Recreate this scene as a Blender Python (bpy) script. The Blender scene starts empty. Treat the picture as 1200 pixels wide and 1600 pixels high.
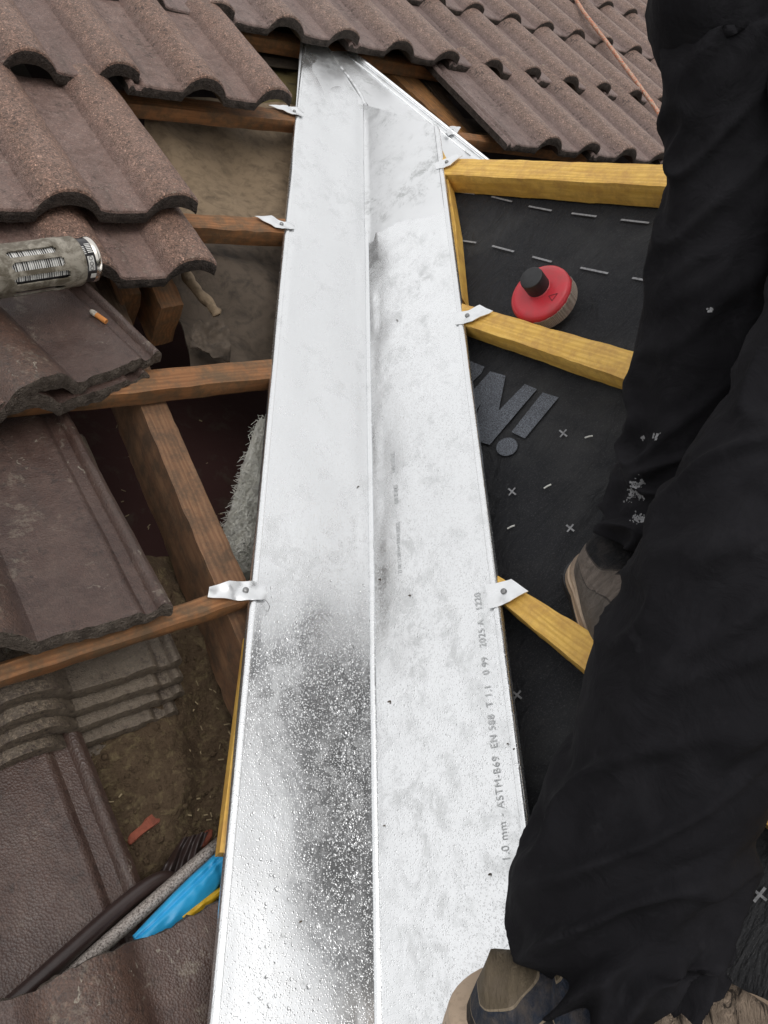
import bpy, bmesh, math, random
from mathutils import Vector, Matrix, noise
from mathutils.bvhtree import BVHTree
random.seed(7)
C = bpy.context.scene.collection
sc = bpy.context.scene
PI = math.pi
# ------------------------------------------------------------------ camera, world, sun
YAW, PIT, ROLL = -0.71953431, 1.15059211, 0.07854088
K1, K2 = 0.66929057, 0.93182134          # pitch of the old roof and of the new side roof
FOC = 1213.874
CAM = Vector((-0.30684781, -0.2927542, 0.76670868))
ROT = (Matrix.Rotation(YAW, 3, 'Z') @ Matrix.Rotation(PIT, 3, 'X') @ Matrix.Rotation(ROLL, 3, 'Z'))
cd = bpy.data.cameras.new('camera'); cam = bpy.data.objects.new('camera', cd); C.objects.link(cam)
cam.matrix_world = Matrix.Translation(CAM) @ ROT.to_4x4()
cd.sensor_fit = 'VERTICAL'; cd.sensor_height = 24.0; cd.lens = 24.0 * FOC / 1600.0
cd.clip_start = 0.01; cd.clip_end = 3000
sc.camera = cam

world = bpy.data.worlds.new('World'); sc.world = world; world.use_nodes = True
wn = world.node_tree.nodes; wl = world.node_tree.links
SUN_EL, SUN_AZ = math.radians(52), math.radians(203)
sky = wn.new('ShaderNodeTexSky'); sky.sky_type = 'NISHITA'; sky.sun_disc = False
sky.sun_elevation = SUN_EL; sky.sun_rotation = SUN_AZ
sky.air_density = 1.0; sky.dust_density = 4.0; sky.ozone_density = 1.0
hs = wn.new('ShaderNodeHueSaturation'); hs.inputs['Saturation'].default_value = 0.12
wl.new(sky.outputs[0], hs.inputs['Color'])
# overcast cloud: soft light and dark patches over the whole dome
tc = wn.new('ShaderNodeTexCoord'); cn = wn.new('ShaderNodeTexNoise')
cn.inputs['Scale'].default_value = 2.2; cn.inputs['Detail'].default_value = 4
cr = wn.new('ShaderNodeMapRange'); cr.inputs['From Min'].default_value = .3; cr.inputs['From Max'].default_value = .7
cr.inputs['To Min'].default_value = 6.5; cr.inputs['To Max'].default_value = 10.5
wl.new(tc.outputs['Generated'], cn.inputs['Vector']); wl.new(cn.outputs['Fac'], cr.inputs['Value'])
mx = wn.new('ShaderNodeMix'); mx.data_type = 'RGBA'; mx.inputs['Factor'].default_value = 0.7
wl.new(hs.outputs[0], mx.inputs['A']); wl.new(cr.outputs[0], mx.inputs['B'])
bg = wn['Background']; bg.inputs['Strength'].default_value = 0.138
wl.new(mx.outputs['Result'], bg.inputs['Color'])

sd = bpy.data.lights.new('sun', 'SUN'); sun = bpy.data.objects.new('sun', sd); C.objects.link(sun)
sd.energy = 0.75; sd.angle = math.radians(45); sd.color = (1, .97, .93)
sdir = Vector((math.sin(SUN_AZ) * math.cos(SUN_EL), math.cos(SUN_AZ) * math.cos(SUN_EL), math.sin(SUN_EL)))
sun.rotation_euler = sdir.to_track_quat('Z', 'Y').to_euler()
sc.view_settings.view_transform = 'Standard'; sc.view_settings.look = 'None'
sc.view_settings.gamma = 1; sc.view_settings.exposure = 0.0
sc.render.engine = 'CYCLES'
sc.cycles.max_bounces = 6

# ------------------------------------------------------------------ frames
U1 = Vector((0, 1, K1)).normalized(); N1 = Vector((0, -K1, 1)).normalized(); X1 = Vector((1, 0, 0))
U2 = Vector((1, 0, K2)).normalized(); N2 = Vector((-K2, 0, 1)).normalized(); Y2 = Vector((0, -1, 0))
GV = Vector((1, K2 / K1, K2)).normalized()

def ray(x, y):
    return ROT @ Vector(((x - 600) / FOC, -(y - 800) / FOC, -1.0))
def hit(x, y, n, off):
    d = ray(x, y); return CAM + d * ((off - n.dot(CAM)) / n.dot(d))
def A(x, y, off=0.0): return hit(x, y, N1, off)      # a place on (or off above) the old roof
def B(x, y, off=0.0): return hit(x, y, N2, off)      # a place on the new side roof
def D(x, y, dist): return CAM + ray(x, y).normalized() * dist
def MA(x, u, n): return X1 * x + U1 * u + N1 * n

# ------------------------------------------------------------------ object helpers
def link(name, me, mat=None, parent=None, smooth=False):
    o = bpy.data.objects.new(name, me); C.objects.link(o)
    if mat is not None:
        for m in (mat if isinstance(mat, (list, tuple)) else [mat]): me.materials.append(m)
    if smooth:
        for p in me.polygons: p.use_smooth = True
    if parent is not None: o.parent = parent
    return o
def obj(name, bm, mat=None, parent=None, smooth=False, recalc=True):
    if recalc: bmesh.ops.recalc_face_normals(bm, faces=bm.faces)
    me = bpy.data.meshes.new(name); bm.to_mesh(me); bm.free()
    return link(name, me, mat, parent, smooth)
def tag(o, label=None, cat=None, group=None, kind=None):
    if label: o['label'] = label
    if cat: o['category'] = cat
    if group: o['group'] = group
    if kind: o['kind'] = kind
    return o
def empty(name, mat4=None):
    o = bpy.data.objects.new(name, None); C.objects.link(o); o.empty_display_size = .05
    if mat4 is not None: o.matrix_world = mat4
    return o
def frame(o, x, y, z):
    m = Matrix((x, y, z)).transposed().to_4x4(); m.translation = o; return m
def nz(p, s, seed=0.0):
    return noise.noise(Vector((p[0] * s + seed, p[1] * s + seed * .7, p[2] * s - seed)))

def smooth_by_angle(o, deg=35):
    me = o.data
    for p in me.polygons: p.use_smooth = True
    bm = bmesh.new(); bm.from_mesh(me)
    for e in bm.edges:
        if len(e.link_faces) == 2 and e.calc_face_angle(0) > math.radians(deg): e.smooth = False
    bm.to_mesh(me); bm.free()

# ------------------------------------------------------------------ material helpers
class NT:
    def __init__(s, name):
        s.m = bpy.data.materials.new(name); s.m.use_nodes = True
        s.n = s.m.node_tree.nodes; s.l = s.m.node_tree.links; s.b = s.n['Principled BSDF']
        s.co = s.n.new('ShaderNodeTexCoord').outputs['Object']
    def mapping(s, scale, vec=None, rot=(0, 0, 0)):
        n = s.n.new('ShaderNodeMapping'); n.inputs['Scale'].default_value = scale; n.inputs['Rotation'].default_value = rot
        s.l.new(vec or s.co, n.inputs['Vector']); return n.outputs[0]
    def noise(s, scale, detail=4, rough=.55, vec=None, dist=0.0):
        n = s.n.new('ShaderNodeTexNoise'); n.inputs['Scale'].default_value = scale
        n.inputs['Detail'].default_value = detail; n.inputs['Roughness'].default_value = rough
        n.inputs['Distortion'].default_value = dist
        s.l.new(vec or s.co, n.inputs['Vector']); return n.outputs['Fac']
    def voro(s, scale, vec=None, feature='F1', out='Distance', rnd=1.0):
        n = s.n.new('ShaderNodeTexVoronoi'); n.feature = feature; n.inputs['Scale'].default_value = scale
        n.inputs['Randomness'].default_value = rnd
        s.l.new(vec or s.co, n.inputs['Vector']); s.last = n; return n.outputs[out]
    def ramp(s, fac, stops, interp='LINEAR'):
        n = s.n.new('ShaderNodeValToRGB'); n.color_ramp.interpolation = interp
        e = n.color_ramp.elements
        while len(e) < len(stops): e.new(.5)
        for i, (p, c) in enumerate(stops):
            e[i].position = p; e[i].color = (c, c, c, 1) if isinstance(c, (int, float)) else (*c, 1)
        s.l.new(fac, n.inputs[0]); return n.outputs[0]
    def mr(s, v, a, b, c, d, clamp=True):
        n = s.n.new('ShaderNodeMapRange'); n.clamp = clamp
        for k, x in zip(('From Min', 'From Max', 'To Min', 'To Max'), (a, b, c, d)): n.inputs[k].default_value = x
        s.l.new(v, n.inputs['Value']); return n.outputs[0]
    def math(s, op, a, b=None):
        n = s.n.new('ShaderNodeMath'); n.operation = op
        for i, v in enumerate((a, b)):
            if v is None: continue
            if isinstance(v, (int, float)): n.inputs[i].default_value = v
            else: s.l.new(v, n.inputs[i])
        return n.outputs[0]
    def mix(s, f, a, b, mode='MIX'):
        n = s.n.new('ShaderNodeMix'); n.data_type = 'RGBA'; n.blend_type = mode
        for k, v in (('Factor', f), ('A', a), ('B', b)):
            if isinstance(v, (int, float)): n.inputs[k].default_value = v if k == 'Factor' else (v, v, v, 1)
            elif isinstance(v, tuple): n.inputs[k].default_value = (*v, 1)
            else: s.l.new(v, n.inputs[k])
        return n.outputs['Result']
    def rnd(s):
        return s.n.new('ShaderNodeObjectInfo').outputs['Random']
    def bump(s, h, strength=.3, dist=.002, prev=None):
        n = s.n.new('ShaderNodeBump'); n.inputs['Strength'].default_value = strength; n.inputs['Distance'].default_value = dist
        s.l.new(h, n.inputs['Height'])
        if prev is not None: s.l.new(prev, n.inputs['Normal'])
        return n.outputs[0]
    def out(s, col=None, rough=None, metal=None, normal=None, spec=None, **kw):
        for k, v in (('Base Color', col), ('Roughness', rough), ('Metallic', metal), ('Normal', normal), ('Specular IOR Level', spec)):
            if v is None: continue
            if isinstance(v, (int, float)): s.b.inputs[k].default_value = v
            elif isinstance(v, tuple): s.b.inputs[k].default_value = (*v, 1)
            else: s.l.new(v, s.b.inputs[k])
        for k, v in kw.items(): s.b.inputs[k.replace('_', ' ')].default_value = v
        return s.m

def mat_tile(name, c1, c2, dust, pale=0.0, grainy=1.0, rr=(.42, .7), warm=.55):
    t = NT(name)
    big = t.noise(9, 5, .6); mid = t.noise(45, 5, .65)
    col = t.mix(t.ramp(big, [(.35, 0), (.65, 1)]), c1, c2)
    col = t.mix(t.ramp(mid, [(.42, 0), (.72, .55)]), col, dust)
    r = t.rnd(); col = t.mix(t.mr(r, 0, 1, .0, .45), col, (c1[0] * .62, c1[1] * .6, c1[2] * .62))
    # the rolls have lost their skin: warmer and sandier than the pans
    sx = t.n.new('ShaderNodeSeparateXYZ'); t.l.new(t.co, sx.inputs[0])
    hi = t.mr(sx.outputs[2], .026, .044, 0, 1)
    col = t.mix(t.math('MULTIPLY', hi, warm), col, (c1[0] * 1.12, c1[1] * .98, c1[2] * .78))
    # weather stains, dark lichen spots
    sp = t.noise(120, 3, .7); stain = t.noise(16, 6, .7, dist=.6)
    m1 = t.math('MULTIPLY', t.ramp(sp, [(.52, 0), (.62, 1)]), t.ramp(stain, [(.44, 0), (.60, 1)]))
    col = t.mix(t.math('MULTIPLY', m1, .8), col, (.035, .022, .018))
    # sand grains of several sizes
    def grains(sc_, lo, hi_):
        t.voro(sc_); bw = t.n.new('ShaderNodeRGBToBW'); t.l.new(t.last.outputs['Color'], bw.inputs[0])
        return t.ramp(bw.outputs[0], [(.12, lo), (.45, .95), (.75, 1.0), (.95, hi_)])
    gf = t.math('MULTIPLY', t.mr(hi, 0, 1, .45, 1.0), grainy)
    col = t.mix(gf, col, t.mix(1.0, col, grains(520, .35, 2.3), 'MULTIPLY'))
    col = t.mix(t.math('MULTIPLY', gf, .7), col, t.mix(1.0, col, grains(260, .5, 1.8), 'MULTIPLY'))
    run = t.noise(1, 4, .65, t.mapping((38, 3.5, 20)))
    col = t.mix(t.math('MULTIPLY', t.ramp(run, [(.52, 0), (.68, 1)]), .38), col, (.06, .042, .034))
    li = t.noise(75, 3, .6, None, 1.2); col = t.mix(t.math('MULTIPLY', t.math('MULTIPLY', t.ramp(li, [(.64, 0), (.68, 1)]), t.ramp(t.noise(7, 3, .6), [(.5, 0), (.6, 1)])), .55), col, (.33, .30, .24))
    if pale: col = t.mix(t.ramp(t.noise(12, 7, .8, dist=.15), [(.58, 0), (.72, pale)]), col, (.30, .26, .2))
    b1 = t.bump(t.voro(480), .9 * grainy, .0014)
    b2 = t.bump(t.noise(200, 4, .7), .7 * grainy ** 1.5, .0018 * grainy, b1)
    b3 = t.bump(mid, .35, .004, b2)
    return t.out(col, t.mr(stain, .3, .7, *rr), 0, b3, .5)
M = {}
M['tile'] = mat_tile('tile_concrete', (.225, .145, .120), (.150, .090, .072), (.30, .22, .19))
M['tile_far'] = mat_tile('tile_concrete_clean', (.215, .150, .132), (.165, .110, .095), (.27, .205, .185), 0, .9)
M['tile_old'] = mat_tile('tile_weathered', (.080, .046, .036), (.046, .025, .020), (.12, .080, .064), .6, .5, (.32, .6))
M['tile_back'] = mat_tile('tile_underside', (.150, .118, .086), (.10, .078, .056), (.20, .16, .12), 0, .6, (.5, .8), .1)
def mat_edge(name, ca, cb):
    t = NT(name)
    col = t.mix(t.ramp(t.noise(60, 6, .75), [(.35, 0), (.68, 1)]), ca, cb)
    col = t.mix(t.ramp(t.voro(420), [(.0, .4), (.22, 0)]), col, (.28, .22, .18))
    n = t.bump(t.voro(330), 1.0, .003); n = t.bump(t.noise(120, 5, .8), 1.0, .005, n)
    return t.out(col, .75, 0, n, .3)
M['edge'] = mat_edge('tile_dark_edge', (.022, .016, .013), (.085, .066, .055))
M['edge_old'] = mat_edge('tile_broken_edge', (.075, .058, .046), (.20, .165, .135))

def mat_wood(name, light, dark, knots=.0, dirt=0.0, rough=.6, dirtcol=(.05, .04, .03)):
    t = NT(name)
    off = t.n.new('ShaderNodeVectorMath'); off.operation = 'ADD'
    cmb = t.n.new('ShaderNodeCombineXYZ'); r = t.rnd()
    for i in range(3): t.l.new(t.math('MULTIPLY', r, 7.0 + i), cmb.inputs[i])
    t.l.new(t.co, off.inputs[0]); t.l.new(cmb.outputs[0], off.inputs[1]); v = off.outputs[0]
    w = t.n.new('ShaderNodeTexWave'); w.wave_type = 'BANDS'; w.bands_direction = 'Y'
    w.inputs['Scale'].default_value = 44; w.inputs['Distortion'].default_value = 9; w.inputs['Detail'].default_value = 5
    w.inputs['Detail Scale'].default_value = 1.2
    t.l.new(t.mapping((.10, 1, 1), v), w.inputs['Vector'])
    fib = t.noise(1, 5, .7, t.mapping((14, 420, 420), v))
    f = t.mix(.68, w.outputs['Fac'], fib)
    col = t.mix(t.ramp(f, [(.2, 0), (.8, 1)]), dark, light)
    blotch = t.noise(14, 5, .65, v)
    col = t.mix(t.math('MULTIPLY', t.ramp(blotch, [(.4, 0), (.65, 1)]), .35), col, dark)
    if knots:
        kn = t.voro(1, t.mapping((9, 22, 22), v)); kf = t.ramp(kn, [(.05, 1), (.16, 0)])
        col = t.mix(t.math('MULTIPLY', kf, knots), col, (.16, .06, .015))
    if dirt:
        dn = t.noise(34, 7, .75, v)
        col = t.mix(t.math('MULTIPLY', t.ramp(dn, [(.42, 0), (.62, 1)]), dirt), col, dirtcol)
    n = t.bump(fib, .5, .0012); n = t.bump(w.outputs['Fac'], .10, .0008, n); n = t.bump(t.noise(300, 3, .7, v), .3, .0006, n)
    return t.out(col, rough, 0, n, .35)
M['wood_new'] = mat_wood('wood_new_yellow', (.88, .58, .15), (.62, .35, .06), .95, .65, .5, (.46, .24, .07))
M['wood_old'] = mat_wood('wood_old_orange', (.36, .17, .07), (.19, .08, .032), .3, .75, .7, (.095, .07, .042))
M['wood_grey'] = mat_wood('wood_grey', (.24, .165, .11), (.12, .075, .048), .2, .75, .8, (.07, .05, .036))
M['wood_brown'] = mat_wood('wood_brown', (.27, .15, .08), (.14, .07, .038), .4, .75, .8, (.075, .052, .035))
M['wood_rough'] = mat_wood('wood_rough_orange', (.42, .21, .07), (.16, .065, .025), .6, .5, .7)

def mat_zinc(name, droplets=True, smudge=.5, rough=.3):
    t = NT(name)
    # object x runs along the gutter, y across it
    sm = t.noise(6, 6, .7, t.mapping((1, 1.6, 1)), .3)
    sm2 = t.noise(26, 8, .8, t.mapping((1, 1.3, 1)), .35)
    f1 = t.ramp(sm, [(.44, 0), (.58, 1)]); f2 = t.ramp(sm2, [(.48, 0), (.60, 1)])
    f = t.math('MULTIPLY', f1, f2)
    col = t.mix(t.math('MULTIPLY', f, smudge), (.86, .87, .88), (.56, .57, .57))
    scr = t.noise(1, 2, .5, t.mapping((8, 900, 1), rot=(0, 0, .4))); 
    ro = t.math('ADD', t.mr(sm2, .3, .7, rough - .06, rough + .10), t.math('MULTIPLY', f, .12))
    n = t.bump(t.noise(30, 3, .6, None, .6), .12, .002)
    n = t.bump(scr, .03, .0005, n)
    if droplets:
        def drops(scale, lo, hi, cut):
            d = t.voro(scale); colr = t.last.outputs['Color']
            sep = t.n.new('ShaderNodeSeparateColor'); t.l.new(colr, sep.inputs[0])
            rad = t.mr(sep.outputs[0], 0, 1, lo, hi)
            q = t.math('DIVIDE', d, rad)
            hgt = t.math('SUBTRACT', 1.0, t.math('MULTIPLY', q, q)); hgt = t.math('MAXIMUM', hgt, 0.0)
            hgt = t.math('POWER', hgt, .6)
            keep = t.math('GREATER_THAN', sep.outputs[1], cut)
            return t.math('MULTIPLY', t.math('MULTIPLY', hgt, rad), keep)
        s3 = t.n.new('ShaderNodeSeparateXYZ'); t.l.new(t.co, s3.inputs[0])
        wet = t.mr(s3.outputs[0], 1.3, .30, .10, 1.0)          # the low, near end is wet, the top nearly dry
        patch = t.mr(t.noise(9, 4, .6), .3, .7, .45, 1.15)
        wet = t.math('MULTIPLY', wet, patch)
        h = t.math('ADD', drops(520, .18, .46, .12), t.math('MULTIPLY', drops(250, .10, .34, .62), 1.6))
        h = t.math('MULTIPLY', h, wet)
        n = t.bump(h, .8, .0008, n)
        wf = t.math('MINIMUM', t.math('MULTIPLY', h, 12.0), 1.0)
        ro = t.math('MULTIPLY', ro, t.mr(wf, 0, 1, 1, .45))
        col = t.mix(t.math('MULTIPLY', wf, .15), col, (.62, .63, .64))
    return t.out(col, ro, .93, n, .5)
M['zinc'] = mat_zinc('zinc_wet', True, .42, .21)
M['zinc_smudged'] = mat_zinc('zinc_smudged', False, .95, .36)
M['zinc_plain'] = mat_zinc('zinc_plain', False, .25, .28)

def mat_simple(name, col, rough, metal=0.0, nscale=80, bump=.15, dist=.001, var=.25, dark=None, spec=.5, mixlo=.45, mixhi=.7):
    t = NT(name); n1 = t.noise(nscale, 5, .65)
    dk = dark or tuple(c * (1 - var) for c in col)
    c = t.mix(t.ramp(t.noise(nscale * .35, 6, .7, dist=.4), [(mixlo, 0), (mixhi, 1)]), col, dk)
    return t.out(c, rough, metal, t.bump(n1, bump, dist), spec)
def mat_cloth(name, col, dusty=.35):
    t = NT(name)
    w1 = t.noise(1, 2, .5, t.mapping((900, 900, 900)))
    c = t.mix(t.ramp(t.noise(6, 6, .7), [(.45, 0), (.7, dusty)]), col, tuple(min(1, x * 2.0 + .006) for x in col))
    c = t.mix(t.ramp(t.noise(30, 5, .7), [(.6, 0), (.8, dusty)]), c, tuple(x * 2.2 + .008 for x in col))
    n = t.bump(w1, .35, .0006); n = t.bump(t.noise(26, 4, .6, None, .8), .5, .008, n); n = t.bump(t.noise(1, 1, .4, t.mapping((7, 7, 19)), .3), .35, .02, n)
    return t.out(c, .92, 0, n, .12, Sheen_Weight=.0)
M['trouser'] = mat_cloth('black_work_cloth', (.0092, .0088, .0105), .6)
M['jacket'] = mat_cloth('black_jacket_cloth', (.006, .006, .008), .2)
def mat_membrane():
    t = NT('black_membrane')
    fl = t.noise(520, 3, .8); big = t.noise(6, 6, .7, None, .5)
    c = t.mix(t.ramp(big, [(.42, 0), (.72, 1)]), (.0165, .017, .0195), (.038, .038, .039))
    c = t.mix(t.ramp(fl, [(.55, 0), (.75, .7)]), c, (.10, .10, .103))
    c = t.mix(t.ramp(t.noise(70, 6, .8), [(.66, 0), (.76, .4)]), c, (.12, .115, .105))
    n = t.bump(fl, .45, .0008); n = t.bump(t.noise(9, 5, .55, t.mapping((1, 2.2, 1)), 1.2), .8, .02, n)
    return t.out(c, .8, 0, n, .2)
M['membrane'] = mat_membrane()
def mat_print():
    t = NT('grey_membrane_print')
    w = t.noise(700, 3, .8)
    c = t.mix(t.ramp(w, [(.42, 0), (.58, 1)]), (.165, .178, .205), (.04, .042, .048))
    c = t.mix(t.ramp(t.noise(35, 5, .7), [(.5, 0), (.7, .5)]), c, (.05, .05, .055))
    return t.out(c, .75, 0, t.bump(w, .3, .0006), .2)
M['print'] = mat_print()
M['print_pale'] = mat_simple('pale_membrane_print', (.26, .26, .27), .7, 0, 600, .3, .0005, .6)
M['white_bit'] = mat_simple('white_chip', (.75, .74, .70), .6)
M['ink'] = mat_simple('grey_ink', (.40, .41, .42), .6, 0.3, 900, .1, .0002, .0, (.62, .63, .63), .5, .42, .58)
M['rivet'] = mat_simple('galvanised_nail', (.30, .30, .30), .45, .8, 300, .4, .0006, .5)
M['red'] = mat_simple('red_plastic', (.56, .030, .045), .38, 0, 60, .12, .001, .35, (.40, .05, .055))
M['black_plastic'] = mat_simple('black_plastic', (.018, .018, .02), .5, 0, 220, .4, .0008, .5)
M['felt'] = mat_simple('old_felt', (.22, .158, .098), .8, 0, 130, .6, .002, .6, (.11, .077, .046))
M['felt_dark'] = mat_simple('dark_felt', (.085, .063, .045), .85, 0, 110, .5, .002, .6)
M['felt_yellow'] = mat_simple('mossy_felt', (.13, .10, .035), .85, 0, 60, .6, .004, .7)
M['maroon'] = mat_simple('maroon_lining', (.042, .016, .014), .85, 0, 45, .6, .004, .8, (.055, .035, .026), .3, .55, .66)
M['dirt'] = mat_simple('loft_dirt', (.10, .068, .042), .95, 0, 220, 1.0, .006, .6, (.17, .13, .072), .2, .5, .66)
M['litter'] = mat_simple('pale_straw', (.27, .21, .12), .8)
M['scrap'] = mat_simple('red_brown_scrap', (.28, .075, .042), .8, 0, 160, .8, .003, .5)
M['blue'] = mat_simple('blue_plastic', (.03, .36, .68), .35, 0, 40, .15, .002, .3, (.04, .22, .40), .5, .58, .75)
M['yellow'] = mat_simple('yellow_plastic', (.70, .42, .02), .45, 0, 60, .2, .001, .35)
M['rod'] = mat_simple('scratched_steel', (.50, .45, .41), .4, .5, 1500, .9, .001, .75, (.12, .095, .085), .5, .45, .6)
M['dark_pipe'] = mat_simple('dark_brown_plastic', (.035, .022, .02), .32, 0, 60, .15, .001, .5)
def mat_wool():
    t = NT('glass_wool'); f = t.noise(60, 8, .8, None, 1)
    c = t.mix(t.ramp(f, [(.35, 0), (.65, 1)]), (.80, .78, .68), (.94, .93, .88))
    return t.out(c, .95, 0, t.bump(f, 1, .012), .1)
M['wool'] = mat_wool()
M['sleeve'] = mat_simple('dirty_grey_sleeve', (.29, .262, .215), .5, .0, 120, .6, .001, .6, (.10, .083, .058), .5, .42, .57)
M['can_black'] = mat_simple('black_can_print', (.018, .016, .018), .3)
M['white_label'] = mat_simple('white_label', (.72, .71, .68), .5)
M['steel'] = mat_simple('bright_steel', (.72, .68, .62), .22, 1, 50, .1, .0005, .3)
M['filter'] = mat_simple('orange_filter', (.62, .24, .06), .8)
M['paper'] = mat_simple('ash_paper', (.55, .50, .42), .9, 0, 300, .6, .001, .6)
M['shoe_sole'] = mat_simple('beige_rubber', (.40, .30, .215), .6, 0, 120, .4, .001, .4)
def mat_sole():
    t = NT('ridged_beige_rubber'); s3 = t.n.new('ShaderNodeSeparateXYZ'); t.l.new(t.co, s3.inputs[0])
    w = t.math('SINE', t.math('MULTIPLY', s3.outputs[2], 2 * PI / .0125))
    c = t.mix(t.mr(w, .2, 1, 0, .75), (.43, .325, .235), (.17, .12, .085))
    c = t.mix(t.ramp(t.noise(60, 6, .75), [(.5, 0), (.7, .6)]), c, (.13, .10, .075))
    return t.out(c, .65, 0, t.bump(w, .6, .002), .4)
M['shoe_sole'] = mat_sole()
M['shoe_black'] = mat_simple('black_mesh', (.018, .018, .02), .8, 0, 500, .7, .001, .3)
M['shoe_navy'] = mat_simple('navy_suede', (.018, .023, .036), .85, 0, 600, .5, .0006, .3)
M['shoe_olive'] = mat_simple('olive_suede', (.105, .082, .055), .85, 0, 500, .4, .0006, .45)
M['shoe_beige'] = mat_simple('creased_beige_leather', (.30, .235, .18), .75, 0, 60, .7, .003, .55)
M['shoe_grey'] = mat_simple('creased_grey_leather', (.17, .145, .125), .75, 0, 60, .6, .003, .6)
def mat_shoe(name, low, mid, top, toe, z1, z2, stitch, toe_x):
    t = NT(name); s3 = t.n.new('ShaderNodeSeparateXYZ'); t.l.new(t.co, s3.inputs[0]); x, z = s3.outputs[0], s3.outputs[2]
    wob = t.mr(t.noise(14, 2, .5), .3, .7, -.006, .006); zz = t.math('ADD', z, wob)
    zz = t.math('ADD', zz, t.math('MULTIPLY', t.math('SINE', t.math('MULTIPLY', x, 48.0)), .006))
    fine = t.noise(600, 3, .7)
    c = t.mix(t.math('GREATER_THAN', zz, z1), low, mid)
    c = t.mix(t.math('GREATER_THAN', zz, z2), c, top)
    st = t.math('LESS_THAN', t.math('ABSOLUTE', t.math('SUBTRACT', zz, z2)), .0007); c = t.mix(st, c, stitch)
    st = t.math('LESS_THAN', t.math('ABSOLUTE', t.math('SUBTRACT', zz, z1)), .0005); c = t.mix(st, c, stitch)
    xe = t.math('ADD', x, t.math('MULTIPLY', z, -.6))
    mask = t.math('GREATER_THAN', xe, toe_x); c = t.mix(mask, c, toe)
    c = t.mix(t.ramp(t.noise(50, 6, .75), [(.45, 0), (.68, .55)]), c, tuple(q * .45 + .01 for q in toe))
    cr = t.noise(1, 5, .75, t.mapping((110, 22, 40)), 1.0)
    c = t.mix(t.math('MULTIPLY', t.ramp(cr, [(.40, 1), (.47, 0)]), t.math('MULTIPLY', mask, .9)), c, (.025, .02, .017))
    n = t.bump(fine, .5, .0006); n = t.bump(cr, 1.0, .007, n)
    return t.out(c, .82, 0, n, .25)
M['shoe_near'] = mat_shoe('near_trainer', (.016, .016, .018), (.022, .027, .040), (.115, .090, .060), (.26, .20, .15), .062, .080, (.25, .2, .14), .105)
M['shoe_far'] = mat_shoe('far_trainer', (.135, .115, .10), (.17, .14, .12), (.012, .012, .014), (.12, .10, .088), .058, .078, (.06, .05, .045), .12)  # shade of the shoe opening painted as a black top on a closed upper
M['red_tab'] = mat_simple('red_tab', (.45, .01, .02), .7)
M['rope'] = None
def mat_rope():
    t = NT('rope_yarn')
    a = t.noise(190, 3, .6); c = t.mix(t.ramp(a, [(.42, 0), (.56, 1)], 'LINEAR'), (.50, .17, .10), (.45, .36, .28))
    return t.out(c, .85, 0, t.bump(a, .5, .002), .2)
M['rope'] = mat_rope()
M['skin'] = mat_simple('skin', (.45, .27, .2), .5)
M['hair'] = mat_simple('hair', (.04, .025, .015), .6)
M['ground'] = mat_simple('far_ground', (.11, .12, .08), .95, 0, 2, .5, .1, .4)
M['wall'] = mat_simple('house_render', (.4, .37, .33), .9, 0, 20, .4, .004, .2)
M['water'] = None
def mat_water():
    t = NT('water'); t.b.inputs['Transmission Weight'].default_value = 1; t.b.inputs['IOR'].default_value = 1.33
    return t.out((1, 1, 1), .02, 0)
M['water'] = mat_water()

# ------------------------------------------------------------------ mesh helpers
def plank(name, quad, thick, mat, parent=None, rough=.0009, seg=26, normal=None, bevel=.0022, seed=0, ends_rough=0):
    """quad: 4 world points a(left back) b(right back) c(right front) d(left front) of the top face."""
    a, b, c, d = quad
    o0 = (a + d) * .5; ex = ((b + c) * .5 - o0); L = ex.length; ex.normalize()
    ez = (normal or (b - a).cross(a - d)); ez = (ez - ex * ez.dot(ex)).normalized()
    if normal is not None and ez.dot(normal) < 0: ez = -ez
    ey = ez.cross(ex)
    mw = frame(o0, ex, ey, ez); inv = mw.inverted()
    la, lb, lc, ld = [inv @ p for p in (a, b, c, d)]
    bm = bmesh.new(); rings = []
    nw = 5
    for i in range(seg + 1):
        t = i / seg; p = la.lerp(lb, t); q = ld.lerp(lc, t)
        ring = []
        prof = [(j / nw, 0) for j in range(nw + 1)] + [(1, 1 / 3), (1, 2 / 3)] + [(1 - j / nw, 1) for j in range(nw + 1)] + [(0, 2 / 3), (0, 1 / 3)]
        for (s, h) in prof:
            v = p.lerp(q, s); v.z -= h * thick
            # rounded arrises
            ce = .0 if (s in (0, 1) and h in (0, 1)) else 1
            if not ce:
                v.z += bevel * (.7 if h == 1 else -.7); v.y += (-bevel if (p.y > q.y) == (s == 0) else bevel) * .7
            jit = Vector((0, nz(v + o0, 60, seed + h), nz(v + o0, 45, seed + 5 + s))) * rough
            jit += Vector((0, nz((v.x, h, s), 9, seed), nz((v.x, s, 1), 8, seed + 2))) * rough * 1.3
            ring.append(bm.verts.new(v + jit))
        rings.append(ring)
    n = len(rings[0])
    for r0, r1 in zip(rings, rings[1:]):
        for k in range(n): bm.faces.new((r0[k], r0[(k + 1) % n], r1[(k + 1) % n], r1[k]))
    bm.faces.new(rings[0]); bm.faces.new(rings[-1])
    o = obj(name, bm, mat, None)
    smooth_by_angle(o, 30)
    o.matrix_world = mw
    if parent is not None: o.parent = parent
    return o

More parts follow.
